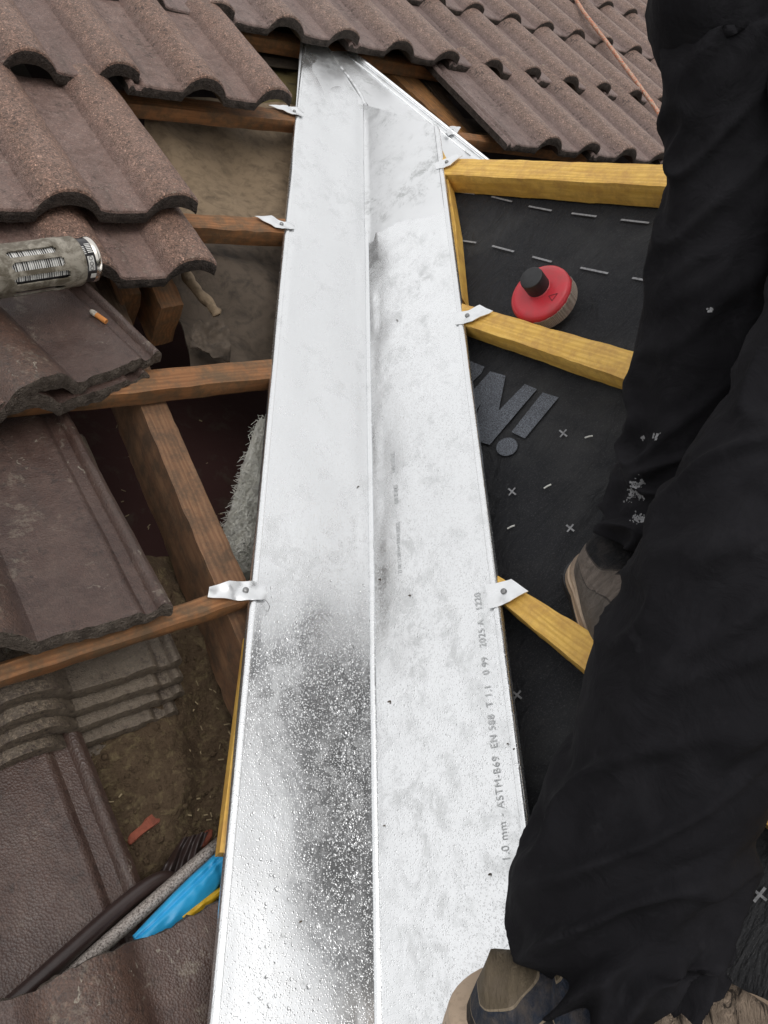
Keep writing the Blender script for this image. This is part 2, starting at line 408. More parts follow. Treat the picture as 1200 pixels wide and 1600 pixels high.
def tube(bm, pts, rad, nseg=12, cap=True, squash=None):
    pts = [Vector(p) for p in pts]; rings = []
    up = None
    for i, p in enumerate(pts):
        t = (pts[min(i + 1, len(pts) - 1)] - pts[max(i - 1, 0)]).normalized()
        if up is None: up = t.orthogonal().normalized()
        up = (up - t * up.dot(t)).normalized(); sd_ = t.cross(up)
        r = rad[i] if isinstance(rad, (list, tuple)) else rad
        rings.append([bm.verts.new(p + (up * math.cos(2 * PI * k / nseg) + sd_ * math.sin(2 * PI * k / nseg)) * r) for k in range(nseg)])
    for r0, r1 in zip(rings, rings[1:]):
        for k in range(nseg): bm.faces.new((r0[k], r0[(k + 1) % nseg], r1[(k + 1) % nseg], r1[k]))
    if cap: bm.faces.new(rings[0]); bm.faces.new(rings[-1])
    return rings
def catmull(pts, n=8):
    P = [Vector(p) for p in pts]; P = [P[0] * 2 - P[1]] + P + [P[-1] * 2 - P[-2]]; out = []
    for i in range(1, len(P) - 2):
        for k in range(n):
            t = k / n; a, b, c, d = P[i - 1:i + 3]
            out.append(.5 * ((2 * b) + (c - a) * t + (2 * a - 5 * b + 4 * c - d) * t * t + (3 * b - a - 3 * c + d) * t ** 3))
    out.append(P[-2]); return out
def slab(bm, pts, thick, nrm):
    """polygon prism: pts world points of the top, extruded against nrm"""
    top = [bm.verts.new(p) for p in pts]; bot = [bm.verts.new(p - nrm * thick) for p in pts]
    bm.faces.new(top); bm.faces.new(bot[::-1])
    for i in range(len(pts)):
        j = (i + 1) % len(pts); bm.faces.new((top[i], bot[i], bot[j], top[j]))
def lathe(bm, prof, n=40, mtx=None, closed=True):
    rings = []
    for (r, z) in prof:
        if r < 1e-6: rings.append([bm.verts.new((0, 0, z))])
        else: rings.append([bm.verts.new((r * math.cos(2 * PI * k / n), r * math.sin(2 * PI * k / n), z)) for k in range(n)])
    for r0, r1 in zip(rings, rings[1:]):
        for k in range(n):
            a, b = r0[k % len(r0)], r0[(k + 1) % len(r0)]; c, d = r1[(k + 1) % len(r1)], r1[k % len(r1)]
            vs = []
            for v in (a, b, c, d):
                if v not in vs: vs.append(v)
            if len(vs) > 2: bm.faces.new(vs)
    if mtx is not None: bmesh.ops.transform(bm, matrix=mtx, verts=bm.verts)

# ------------------------------------------------------------------ THE SETTING
bm = bmesh.new(); s = 1500
bmesh.ops.create_grid(bm, x_segments=4, y_segments=4, size=s)
o = obj('ground', bm, M['ground']); o.location = (0, 0, -4.2); tag(o, kind='structure')

# house walls carrying the roofs (never in the photograph, seen only from far aside)
bm = bmesh.new()
bmesh.ops.create_cube(bm, size=1)
o = obj('house_wall', bm, M['wall']); o.scale = (9, 5.5, 3.3); o.location = (1.5, 4.2, -2.5)
tag(o, 'rendered house wall under the old tiled roof', 'wall')

# loft lining under the battens: dark surface below everything
def sheet(name, corners, mat, nx=40, ny=40, amp=.01, freq=9, seed=0, thick=.004, fn=None, nrm=N1, fine=.0):
    a, b, c, d = corners; bm = bmesh.new(); top = []; 
    for j in range(ny + 1):
        row = []
        for i in range(nx + 1):
            s_, t_ = i / nx, j / ny
            p = a.lerp(b, s_).lerp(d.lerp(c, s_), t_)
            h = amp * (nz(p, freq, seed) + .5 * nz(p, freq * 2.3, seed + 3)) + fine * nz(p, freq * 9, seed + 8)
            if fn: h += fn(s_, t_)
            row.append(bm.verts.new(p + nrm * h))
        top.append(row)
    for j in range(ny):
        for i in range(nx): bm.faces.new((top[j][i], top[j][i + 1], top[j + 1][i + 1], top[j + 1][i]))
    if thick:
        g = bmesh.ops.extrude_face_region(bm, geom=bm.faces[:])
        bmesh.ops.translate(bm, verts=[v for v in g['geom'] if isinstance(v, bmesh.types.BMVert)], vec=-nrm * thick)
    o = obj(name, bm, mat, smooth=False)
    smooth_by_angle(o, 60)
    return o
o = sheet('loft_lining', (MA(-2.5, -1.2, -.33), MA(4.2, -1.2, -.33), MA(4.2, 3.6, -.33), MA(-2.5, 3.6, -.33)), M['maroon'], 50, 50, .02, 3)
tag(o, kind='structure')

# ------------------------------------------------------------------ TILES
TH = .019
def roll(x, c, w, h):
    t = abs(x - c) / (w / 2)
    return 0 if t >= 1 else h * (1 - t ** 2.2) ** .75
def prof(x, kind=0):
    h = 0
    lw_ = .036 if kind == 0 else .046
    if x < lw_:
        q = x / lw_
        h = -.0065 + .0075 * max(0, math.sin(q * PI * 3.0 - .3)) ** .6 if q < .96 else 0
    if kind == 0:
        h += roll(x, .155, .092, .031) + roll(x, .318, .092, .031); pans = ((.036, .109), (.201, .272))
    else:
        h += roll(x, .190, .100, .032) + roll(x, .345, .08, .03); pans = ((.046, .140), (.240, .305))
    for a, b in pans:
        if a < x < b: h -= .0015 * math.sin((x - a) / (b - a) * PI) - .0022 * max(0, 1 - (x - a) / .008)
    return h
def tile_mesh(seed, L=.43, rough=.0012, edge_mat=True, broken=0.0, tailround=.007, TH=.022, kind=0):
    W = .352; xs = sorted(set([i * W / 62 for i in range(63)] + [.002, .004, .006, .009, .012, .015, .018, .021, .024, .027, .030, .033, .036, .040, .043, .046, .108, .110, .200, .202, .271, .273]))
    us = [0, .0015, .004, .008, .014, .022] + [.022 + (L - .028) * k / 22 for k in range(1, 23)] + [L - .003, L]
    bm = bmesh.new(); top = []; bot = []
    for u in us:
        rt, rb = [], []
        for x in xs:
            h = prof(x, kind); z = TH + h
            if u < tailround: z -= tailround * .75 * (1 - math.sqrt(max(0, 1 - ((tailround - u) / tailround) ** 2)))
            uu = u; e = 0
            if u < .02 or u > L - .01:
                e = (noise.noise(Vector((x * 42, seed, u * 3))) + .6 * noise.noise(Vector((x * 130, seed + 3, 0)))) * (rough * 1.5 + broken)
            if u < .02: uu += e * (1 - u / .02)
            elif u > L - .01: uu += e
            p = Vector((x + nz((x, u, 0), 20, seed) * .0008, uu, z + nz((x, u, 1), 35, seed) * rough * .8 + nz((x, u, 5), 5, seed) * .0018))
            rt.append(bm.verts.new(p))
            hb = max(0, h) if h > .004 else h * .5 if h > 0 else 0
            q = Vector((p.x, uu + (nz((x, u, 3), 70, seed) * (rough * 1.5 + broken * .5)), hb * .88 + nz((x, u, 2), 60, seed) * rough * (.9 if (u < .02) else .5)))
            rb.append(bm.verts.new(q))
        top.append(rt); bot.append(rb)
    n, m = len(xs), len(us)
    for j in range(m - 1):
        for i in range(n - 1):
            f = bm.faces.new((top[j][i], top[j][i + 1], top[j + 1][i + 1], top[j + 1][i]))
            f = bm.faces.new((bot[j][i], bot[j + 1][i], bot[j + 1][i + 1], bot[j][i + 1])); f.material_index = 2
        f = bm.faces.new((top[j][0], top[j + 1][0], bot[j + 1][0], bot[j][0])); f.material_index = 1
        f = bm.faces.new((top[j][-1], bot[j][-1], bot[j + 1][-1], top[j + 1][-1])); f.material_index = 1
    # the cut ends get two extra rows so that they can be rough
    for (row_t, row_b, sg) in ((top[0], bot[0], -1), (top[-1], bot[-1], 1)):
        mids = []
        for k in (.33, .66):
            mids.append([bm.verts.new(row_t[i].co.lerp(row_b[i].co, k) + Vector((0, sg * (.0012 + nz((xs[i], k, sg), 110, seed) * (rough * 2 + broken)), 0))) for i in range(n)])
        rows = [row_t] + mids + [row_b]
        for a, b in zip(rows, rows[1:]):
            for i in range(n - 1):
                f = bm.faces.new((a[i], b[i], b[i + 1], a[i + 1])); f.material_index = 1
    # side strips join the extra rows
    for r_t, r_b in ((top[0], bot[0]), (top[-1], bot[-1])): pass
    bmesh.ops.holes_fill(bm, edges=bm.edges, sides=8)
    bmesh.ops.recalc_face_normals(bm, faces=bm.faces)
    me = bpy.data.meshes.new('roof_tile'); bm.to_mesh(me); bm.free()
    for p in me.polygons: p.use_smooth = True
    bm = bmesh.new(); bm.from_mesh(me)
    for e in bm.edges:
        if len(e.link_faces) == 2 and e.calc_face_angle(0) > math.radians(32): e.smooth = False
    bm.to_mesh(me); bm.free()
    return me
def with_mats(me, *mats):
    for m in mats: me.materials.append(m)
    return me
near_meshes = [with_mats(tile_mesh(s), M['tile'], M['edge'], M['tile_back']) for s in (1, 2, 3)]
far_meshes = [with_mats(tile_mesh(s), M['tile_far'], M['edge'], M['tile_back']) for s in (4, 5, 6, 7)]
old_meshes = [with_mats(tile_mesh(s, broken=.0012, rough=.0014, kind=1, tailround=.003), M['tile_old'], M['edge_old'], M['tile_back']) for s in (8, 9)]
stack_meshes = [with_mats(tile_mesh(s, broken=.0006, rough=.0008, tailround=.0015, TH=.0200, kind=1), M['tile_back'], M['tile_back'], M['tile_back']) for s in (10, 11, 12, 13, 14)]

ORD = ['leftmost', 'second', 'third', 'fourth', 'fifth', 'sixth', 'seventh', 'eighth', 'ninth', 'tenth', 'eleventh', 'twelfth', 'thirteenth', 'fourteenth']
def put_tile(me, x, u, n, tail_lift=.024, sx=1.0, yaw=0.0, label='', group='', roll_=0.0, flip=False, nm='roof_tile', sy=1.0):
    """tile with its left tail corner at (x,u) of the old roof"""
    ex, ey, ez = X1, U1, N1
    tilt = math.atan2(tail_lift, .43)
    m = frame(MA(x, u, n + tail_lift), ex, ey, ez) @ Matrix.Rotation(yaw, 4, 'Z') @ Matrix.Rotation(-tilt, 4, 'X') @ Matrix.Rotation(roll_, 4, 'Y')
    if flip: m = m @ Matrix.Rotation(PI, 4, 'Z')
    m = m @ Matrix.Diagonal((sx, sy, 1, 1))
    o = bpy.data.objects.new(nm, me); C.objects.link(o); o.matrix_world = m
    tag(o, label, 'roof tile', group)
    return o
def jit(a): return random.uniform(-a, a)
SLOPE = 'tiles still laid on the old roof'
# three upper courses run across the whole picture top, the lowest one only to the right of the gutter
def course(x0, n, u, sx, desc, meshes, first=0):
    for k in range(n):
        c = put_tile(random.choice(meshes), x0 + .33 * sx * k, u + jit(.004), .0 + jit(.0015), .026, sx, jit(.006),
                     '%s tile from the left in %s' % (ORD[k + first].capitalize() if k + first else 'Leftmost', desc), SLOPE)
course(1.288, 6, 1.43, 1.03, 'the short lowest course above the yellow ridge batten', far_meshes)
course(.315, 9, 1.775, 1.03, 'the long course hanging over the zinc gutter top', far_meshes)
course(.66, 8, 2.105, 1.03, 'the second course up from the gutter top', far_meshes)
course(1.50, 7, 2.44, 1.03, 'the third course up from the gutter top', far_meshes)
course(2.05, 5, 2.775, 1.03, 'the fourth course up from the gutter top, at the top edge', far_meshes)
# left of the gutter
LT = 'tiles left of the gutter'
put_tile(near_meshes[0], -.295, 1.47, .010, .03, .93, .01, 'dark wet tile at the top left corner, leftmost in the course whose tails end beside the upper clip', LT, sy=.83)
put_tile(near_meshes[1], .012, 1.465, .010, .03, .93, .0, 'dark wet tile between two neighbours in the top left course', LT, sy=.83)
put_tile(near_meshes[2], .318, 1.455, .010, .032, .93, -.012, 'rightmost tile of the top left course, its corner pointing at the upper left clip', LT, sy=.83)
put_tile(near_meshes[2], -.37, 1.115, .004, .036, 1.0, .0, 'reddish granular tile at the left edge, above the aerosol tool', LT, sy=.87)
put_tile(near_meshes[0], -.055, 1.115, .004, .040, 1.0, .015, 'reddish granular tile with right corner roll beside the brown felt', LT, sy=.87)
put_tile(near_meshes[1], -.405, 1.01, -.020, .028, 1.0, .0, 'tile at the left edge half buried under another, behind the grey aerosol tool', LT)
put_tile(near_meshes[2], -.058, 1.015, -.020, .028, 1.0, .02, 'short showing tile right of the aerosol tool, tucked under the reddish tile', LT)

def tile_between(me, tail, head, label, right=True, group='loose tiles', sx=1.0, nm='roof_tile', sy=1.0):
    """rotated half a turn: its locking ribs lie along the line tail->head on the right side"""
    v = (head - tail).normalized()
    ez = N1; ex = v.cross(ez).normalized(); ez = ex.cross(v)
    # mesh: x=0 edge (ribs) on the right, mesh u runs from head down to the tail
    m = frame(tail + v * .43 * sy, -ex, -v, ez) @ Matrix.Diagonal((sx, sy, 1, 1))
    o = bpy.data.objects.new(nm, me); C.objects.link(o); o.matrix_world = m
    tag(o, label, 'roof tile', group); return o
# two loose tiles that rest on the third batten
hA = A(250, 568, .004)
hB = MA(0, 0, 0)
v = (A(110, 440, -.02) - A(250, 566, .0)).normalized()
t4 = A(250, 566, .006)
v4 = (Matrix.Rotation(math.radians(17), 3, N1) @ U1 - N1 * .06).normalized()
tile_between(old_meshes[0], t4, t4 + v4 * .43, 'loose weathered tile with a cigarette butt on it, its rough end on the old batten')
t4b = A(232, 600, -.012)
v4b = (Matrix.Rotation(math.radians(14), 3, N1) @ U1 - N1 * .10).normalized()
tile_between(old_meshes[1], t4b, t4b + v4b * .43, 'loose tile hidden beneath the tile with the cigarette butt, only its rough end showing')
t5 = A(268, 962, .014)
v5 = (A(112, 672, -.055) - A(268, 962, .012)).normalized()
tile_between(old_meshes[1], t5, t5 + v5 * .43, 'large loose tile with ribbed right edge resting on the lower left batten', sx=1.05)
# neighbour of it further left, cut by the frame
# B1: the tile under the pile
t6 = A(224, 1396, -.125); v6 = (A(144, 1196, -.135) - t6).normalized()
t6 = t6 - v6 * .07 - N1 * .006
tile_between(old_meshes[0], t6, t6 + v6 * .43, 'dark tile lying flat below the pile of tiles, dark pipe across its corner', sx=1.15, sy=1.2)
# pile of tiles seen on their ends
for k in range(5):
    nb = -.178 + .0215 * k
    pb = A(112, [1202, 1177, 1149, 1122, 1092][k], nb)
    nm = ['lowest', 'second from the bottom', 'middle', 'second from the top', 'topmost'][k]
    m = frame(pb, X1, U1, N1) @ Matrix.Rotation(-.03 + jit(.008), 4, 'Z') @ Matrix.Rotation(-.05, 4, 'X') @ Matrix.Translation((.132 + jit(.004), .365, 0)) @ Matrix.Rotation(PI, 4, 'Z') @ Matrix.Diagonal((.95, .85, 1.0, 1))
    o = bpy.data.objects.new('roof_tile', stack_meshes[k]); C.objects.link(o); o.matrix_world = m
    tag(o, 'grey brown tile in the pile under the lower left batten, %s of five' % nm, 'roof tile', 'pile of five stored tiles')
# bottom-left tile
e1 = A(0, 1572, -.045); e2 = A(352, 1408, -.045)
ex = (e2 - e1).normalized(); ey = N1.cross(ex)
me = old_meshes[0]
m = frame(e2 - ex * .335 - ey * .43 - N1 * .010, ex, ey, N1) @ Matrix.Diagonal((1, 1, .8, 1))
o = bpy.data.objects.new('roof_tile', me); C.objects.link(o); o.matrix_world = m
tag(o, 'brown tile at the bottom left, right end slipped under the wet gutter', 'roof tile', 'loose tiles')
m = frame(e2 - ex * .665 - ey * .43 - N1 * .012, ex, ey, N1) @ Matrix.Diagonal((.98, 1, .8, 1))
o = bpy.data.objects.new('roof_tile', old_meshes[1]); C.objects.link(o); o.matrix_world = m
tag(o, 'brown tile in the bottom left corner, cut by the picture edge', 'roof tile', 'loose tiles')

# ------------------------------------------------------------------ OLD BATTENS AND RAFTERS
def ext(p, q, a, b):
    d = (q - p).normalized(); return p - d * a, q + d * b
def old_batten(b1, b2, f1, f2, th, el, er, label, mat='wood_old', seed=0):
    a, b = ext(A(*b1), A(*b2), el, er); d, c = ext(A(*f1), A(*f2), el, er)
    o = plank('roof_batten', (a, b, c, d), th, M[mat], seed=seed, normal=N1, rough=.0018)
    return tag(o, label, 'batten', 'old battens under the tiles')
old_batten((0, 1032), (392, 903), (0, 1066), (392, 938), .024, .3, .03, 'old orange brown batten carrying the lower left clip', seed=1)
old_batten((0, 598), (426, 558), (0, 634), (426, 590), .030, .3, .03, 'old orange batten with mossy top crossing above the brown rafter', seed=2)
old_batten((290, 331), (447, 341), (290, 354), (447, 364), .034, .35, .03, 'old orange batten under the arrow shaped second clip', seed=3)
old_batten((300, 152), (462, 172), (300, 172), (462, 190), .030, .35, .02, 'old dark orange batten ending at the topmost left clip', seed=4)
# parts of the same lines beyond the second gutter
a = A(700, 203); b = A(795, 214); d = A(700, 214); c = A(795, 226)
o = plank('roof_batten', ext(a, b, .0, .35) + ext(d, c, 0, .35)[::-1], .03, M['wood_old'], seed=5, normal=N1)
tag(o, 'old reddish batten stub right of the narrow gutter flange', 'batten', 'old battens under the tiles')
for k, (u0, lab) in enumerate(((1.865, 'dark red batten running under the tile ends above the gutter top'), (2.20, 'batten hidden under the second tile course'), (2.535, 'batten hidden under the third tile course'), (2.87, 'batten hidden under the fourth tile course'))):
    o = plank('roof_batten', (MA(-.4, u0, 0), MA(3.8, u0, 0), MA(3.8, u0 - .045, 0), MA(-.4, u0 - .045, 0)), .035, M['wood_old'], seed=6 + k, normal=N1, seg=50)
    tag(o, lab, 'batten', 'old battens under the tiles')
def rafter(tl, tr, bl, br, off, th, mat, label, up=.0, dn=.0, seed=0, nm='rafter'):
    a, d = ext(A(*tl, off), A(*bl, off), up, dn); b, c = ext(A(*tr, off), A(*br, off), up, dn)
    # plank's length axis runs downslope
    o = plank(nm, (b, c, d, a), th, M[mat], seed=seed, normal=N1, rough=.002, seg=50)
    return tag(o, label, 'rafter')
rafter((218, 632), (262, 630), (325, 890), (374, 878), -.036, .11, 'wood_brown', 'brown weathered rafter running down past the two lower left battens under the gutter', .12, .30, 11)
# stub rafters cut off behind the third batten
rafter((205, 380), (245, 376), (250, 482), (287, 476), -.045, .085, 'wood_old', 'cut rafter end with orange sawn face, standing behind the third batten', .25, 0, 13)
rafter((150, 370), (192, 366), (192, 462), (222, 458), -.055, .08, 'wood_old', 'shorter cut rafter end left of the orange sawn one', .25, 0, 14)
rafter((140, 430), (172, 420), (190, 520), (212, 515), -.075, .03, 'wood_grey', 'grey board end lying beside the loose tile with the cigarette', .2, 0.05, 15, 'board')
# timbers in the gap at the top right
rafter((608, 112), (640, 108), (700, 196), (722, 192), -.035, .08, 'wood_rough', 'rough orange timber with torn grain beside the narrow gutter flange', .12, .05, 16)
rafter((650, 108), (668, 106), (722, 200), (738, 198), -.045, .06, 'wood_grey', 'thin grey timber right of the rough orange timber', .12, .06, 17)
o = plank('board', (A(440, 150, -.22), A(820, 195, -.22), A(820, 215, -.22), A(440, 170, -.22)), .03, M['wood_grey'], seed=18, normal=N1)
tag(o, 'dark board deep in the gap below the upper tile course', 'board')

# felts
o = sheet('roofing_felt', (A(225, 352, -.055), A(462, 352, -.055), A(474, 168, -.055), A(225, 140, -.055)), M['felt'], 60, 60, .012, 8, 3, .003, fn=lambda s, t: -.02 * math.sin(PI * s) * math.sin(PI * t) + .006 * math.sin(14 * s + 9 * t), fine=.001)
tag(o, 'brown sagging old roofing felt between the two upper left battens', 'roofing felt')
o = sheet('roofing_felt', (A(370, 160, -.06), A(480, 172, -.06), A(500, 55, -.06), A(350, 40, -.06)), M['felt_yellow'], 40, 40, .014, 14, 5, .003, fine=.002)
tag(o, 'mossy yellow brown felt piece under the topmost tiles by the gutter', 'roofing felt')
o = sheet('roofing_felt', (A(300, 575, -.10), A(480, 575, -.10), A(480, 372, -.07), A(240, 372, -.07)), M['felt_dark'], 60, 60, .022, 8, 9, .003, fn=lambda s, t: .014 * math.sin(9 * t + 4 * s), fine=.002)
tag(o, 'dark folded felt hanging behind the third batten', 'roofing felt')
o = sheet('roofing_felt', (MA(-1.2, 1.80, -.05), MA(4.2, 1.80, -.05), MA(4.2, 3.4, -.05), MA(-1.2, 3.4, -.05)), M['felt_dark'], 60, 30, .006, 5, 12, .003)  # added backing that hides the lit lining, so gaps below the rolls stay dark
tag(o, 'dark felt sheet added to keep the gaps under the long upper tile courses dark', 'roofing felt')
o = sheet('roofing_felt', (MA(-1.2, 1.16, -.05), MA(.22, 1.16, -.05), MA(.22, 1.80, -.052), MA(-1.2, 1.80, -.052)), M['felt_dark'], 40, 30, .006, 5, 13, .003)  # same added backing below the left courses, darkening their gaps
tag(o, 'dark felt sheet added to keep the gaps under the upper left tiles dark', 'roofing felt')
# rolled-up felt edge
bm = bmesh.new()
pts = catmull([A(268, 380, -.03), A(288, 424, -.03), A(306, 452, -.032), A(330, 478, -.035), A(340, 492, -.04)], 6)
tube(bm, pts, [.0085 + .0012 * math.sin(i * .9) for i in range(len(pts))], 12)
for vtx in bm.verts: vtx.co += Vector((nz(vtx.co, 90, 1), nz(vtx.co, 90, 2), nz(vtx.co, 90, 3))) * .004
o = obj('felt_roll', bm, M['felt'], smooth=True); tag(o, 'frayed rolled felt edge pointing down behind the cut rafter end', 'felt roll')
o = sheet('felt_scrap', (A(296, 545, -.06), A(362, 560, -.06), A(352, 500, -.045), A(302, 505, -.045)), M['felt_dark'], 24, 24, .016, 40, 4, .003, fine=.003)
tag(o, 'crumpled torn felt scrap under the frayed felt roll', 'felt scrap')
# dirt under the pile
dirt_obj = o = sheet('loft_dirt', (A(-60, 1640, -.185), A(470, 1640, -.185), A(470, 880, -.185), A(-60, 880, -.185)), M['dirt'], 170, 170, .03, 11, 2, 0, fn=lambda s, t: .03 * math.sin(PI * s), fine=.005)
tag(o, kind='stuff')
tag(o, 'brown crumbly dirt and old insulation lying in the open loft', 'dirt')
# litter on it
bm = bmesh.new()
for k in range(240):
    px, py = random.uniform(170, 372), random.uniform(985, 1400)
    if random.random() < .2: px, py = random.uniform(120, 380), random.uniform(640, 1000)
    c = A(px, py, -.165 + random.uniform(-.0, .012) if py > 1000 else -.29)
    d = (X1 * jit(1) + U1 * jit(1)).normalized(); l = random.uniform(.0012, .004); w = random.uniform(.0004, .0010)
    e = d.cross(N1); up = N1 * .0008
    pts = [c - d * l - e * w, c + d * l - e * w * .5, c + d * l * 1.05 + e * w, c - d * l * .8 + e * w]
    slab(bm, [p + up for p in pts], .001, N1)
o = obj('straw_litter', bm, M['litter']); tag(o, 'pale straw bits and splinters scattered on the loft dirt', 'litter', kind='stuff')
# red-brown scraps
def scrap(poly, off, label, th=.006, mat='scrap', nm='clay_scrap', cat='scrap'):
    bm = bmesh.new(); slab(bm, [A(x, y, off + jit(.002)) for x, y in poly], th, N1)
    bmesh.ops.bevel(bm, geom=bm.edges[:], offset=.0012, segments=1, affect='EDGES')
    o = obj(nm, bm, M[mat]); return tag(o, label, cat)
scrap([(198, 1314), (204, 1302), (222, 1290), (226, 1280), (242, 1268), (254, 1266), (250, 1284), (236, 1294), (226, 1298), (214, 1312), (204, 1320)], -.15, 'long red brown bark scrap lying on the dirt')
scrap([(309, 1322), (312, 1308), (324, 1296), (333, 1295), (332, 1308), (320, 1324)], -.14, 'small red brown scrap beside the end of the steel rod')
# glass wool
o = sheet('glass_wool', (A(330, 900, -.09), A(470, 900, -.09), A(450, 655, -.05), A(404, 655, -.05)), M['wool'], 70, 110, .02, 30, 6, .02, fn=lambda s, t: .014 * math.sqrt(max(0, math.sin(PI * min(1, s * 1.0)))) , fine=.013)
tag(o, 'off white tuft of glass wool insulation beside the gutter edge', 'insulation')
bm = bmesh.new(); wt = BVHTree.FromObject(o, bpy.context.evaluated_depsgraph_get())
for k in range(3200):
    loc, nn, idx, dd = wt.ray_cast(CAM, ray(random.uniform(330, 412), random.uniform(650, 905)).normalized())
    if loc is None: continue
    d = Vector((jit(1), jit(1), jit(1))).normalized(); d2 = Vector((jit(1), jit(1), jit(1))).normalized(); l = random.uniform(.006, .026)
    tube(bm, [loc - d * l * .5, loc + N1 * .004 + d2 * l * .25, loc + d * l * .5], .00036, 3, cap=False)
ob_ = obj('wool_fibres', bm, M['wool']); ob_.parent = o; tag(ob_, kind='stuff')
# clods and crumbs on the dirt
bm = bmesh.new(); gpt = BVHTree.FromObject(dirt_obj, bpy.context.evaluated_depsgraph_get())
for k in range(900):
    px, py = random.uniform(130, 385), random.uniform(960, 1420)
    loc, nn, idx, dd = gpt.ray_cast(CAM, ray(px, py).normalized())
    if loc is None: continue
    r = random.uniform(.0012, .0032) * (2.2 if random.random() < .06 else 1)
    bmesh.ops.create_icosphere(bm, subdivisions=1, radius=r, matrix=Matrix.Translation(loc + N1 * r * .2) @ Matrix.Rotation(random.random() * 6, 4, 'Z') @ Matrix.Rotation(random.random() * 3, 4, 'X') @ Matrix.Diagonal((1, random.uniform(.5, 1.4), random.uniform(.4, .9), 1)))
o = obj('dirt_crumbs', bm, M['dirt']); tag(o, 'loose brown crumbs and clods on the loft dirt', 'dirt', kind='stuff')

# ------------------------------------------------------------------ VALLEY GUTTER
apex = A(573, 168)
sA = apex.dot(GV)                                     # length along the crease
S0 = -.30
gut = empty('valley_gutter', frame(Vector((0, 0, 0)), GV, (N1 + N2).normalized().cross(GV).normalized(), GV.cross((N1 + N2).normalized().cross(GV)).normalized()))
gut.matrix_world = frame(GV * 0, GV, ((N1 + N2).normalized().cross(GV)).normalized(), GV.cross(((N1 + N2).normalized().cross(GV)).normalized()).normalized())
GM = gut.matrix_world.copy(); GI = GM.inverted()
tag(gut, 'long wet silver zinc valley gutter running up the middle, folded along its crease', 'gutter')
W1 = (Vector((-GV.x * GV.dot(-X1), 0, 0)))
def perp(n, toward):
    w = GV.cross(n).normalized(); return w if w.dot(toward) > 0 else -w
WL = perp(N1, -X1); WR = perp(N2, Vector((1, -1, 0)))
WID_L = .1625; WID_R = .1720
def wave(s, w, sd_): return .0011 * (nz((s * 1, w * 3, 0), 5.0, sd_)) + .0005 * nz((s, w, 1), 16, sd_)
ZOFF = .0035
# centre line of the crease: raised round bead
def wing(name, WV, NV, wid, s_of_top, mat, side):
    """grid: rows along s, columns across from the crease bead to the hem"""
    bm = bmesh.new(); cols = [0, .0015, .003, .0042, .0052, .0065, .010, .016] + [.016 + (wid - .026) * k / 26 for k in range(1, 27)] + [wid - .0085, wid - .0078, wid - .004, wid - .0012, wid, wid + .0003]
    rows = 190; grid = []
    for j in range(rows + 1):
        t = j / rows; r = []
        for w in cols:
            s1 = s_of_top(w); s_ = S0 + (s1 - S0) * t
            z = ZOFF
            if w < .0052: z += .0036 * math.sqrt(max(0, 1 - (w / .0053) ** 2))
            # folded hem: one sheet thickness higher, rounded outer edge that curls down
            if w > wid - .0082: z += .0011
            if w >= wid - .0013: z -= .0012
            if w >= wid: z -= .003
            if w > wid: z -= .0035
            if .02 < w < wid - .01: z += wave(s_, w * side, 3)
            base = GV * s_ + WV * w + NV * z
            r.append(bm.verts.new(GI @ base))
        grid.append(r)
    for j in range(rows):
        for i in range(len(cols) - 1): bm.faces.new((grid[j][i], grid[j][i + 1], grid[j + 1][i + 1], grid[j + 1][i]))
    bmesh.ops.recalc_face_normals(bm, faces=bm.faces)
    g = bmesh.ops.extrude_face_region(bm, geom=bm.faces[:])
    nv = GI.to_3x3() @ NV
    bmesh.ops.translate(bm, verts=[v for v in g['geom'] if isinstance(v, bmesh.types.BMVert)], vec=-nv * .0009)
    o = obj(name, bm, mat, None, smooth=True)
    smooth_by_angle(o, 50); o.parent = gut
    return o
# left wing top follows the seam (apex -> under the tiles)
seamTop = A(514, 78); leftTop = A(476, 60)
def topL(w):
    # seam runs from the apex up and away: beyond the apex the wing is bounded by it
    pL = leftTop.dot(GV)
    return sA + (pL - sA) * (w / WID_L) ** .8
lw = wing('left_wing', WL, N1, WID_L, topL, M['zinc'], 1)
rt = B(686, 200)
def topR(w): return sA + (rt.dot(GV) - sA) * (w / WID_R)
rw = wing('right_wing', WR, N2, WID_R, topR, M['zinc'], -1)
# upper continuation of the left wing between the crease top and the tiles (same sheet, coplanar)
bm = bmesh.new()
tri = [A(573, 168, ZOFF + .0006), A(514, 78, ZOFF + .0006), A(505, 62, ZOFF + .0006), A(474, 40, ZOFF + .0006), A(470, 60, ZOFF - .0002), A(462, 170, ZOFF - .0012), A(520, 175, ZOFF - .001)]
vs = [bm.verts.new(GI @ p) for p in tri]; f = bm.faces.new(vs)
g = bmesh.ops.extrude_face_region(bm, geom=[f]); bmesh.ops.translate(bm, verts=[v for v in g['geom'] if isinstance(v, bmesh.types.BMVert)], vec=GI.to_3x3() @ (-N1 * .0009))
# (covered by left wing where they meet)
o = obj('upper_flange', bm, M['zinc_smudged'], gut)
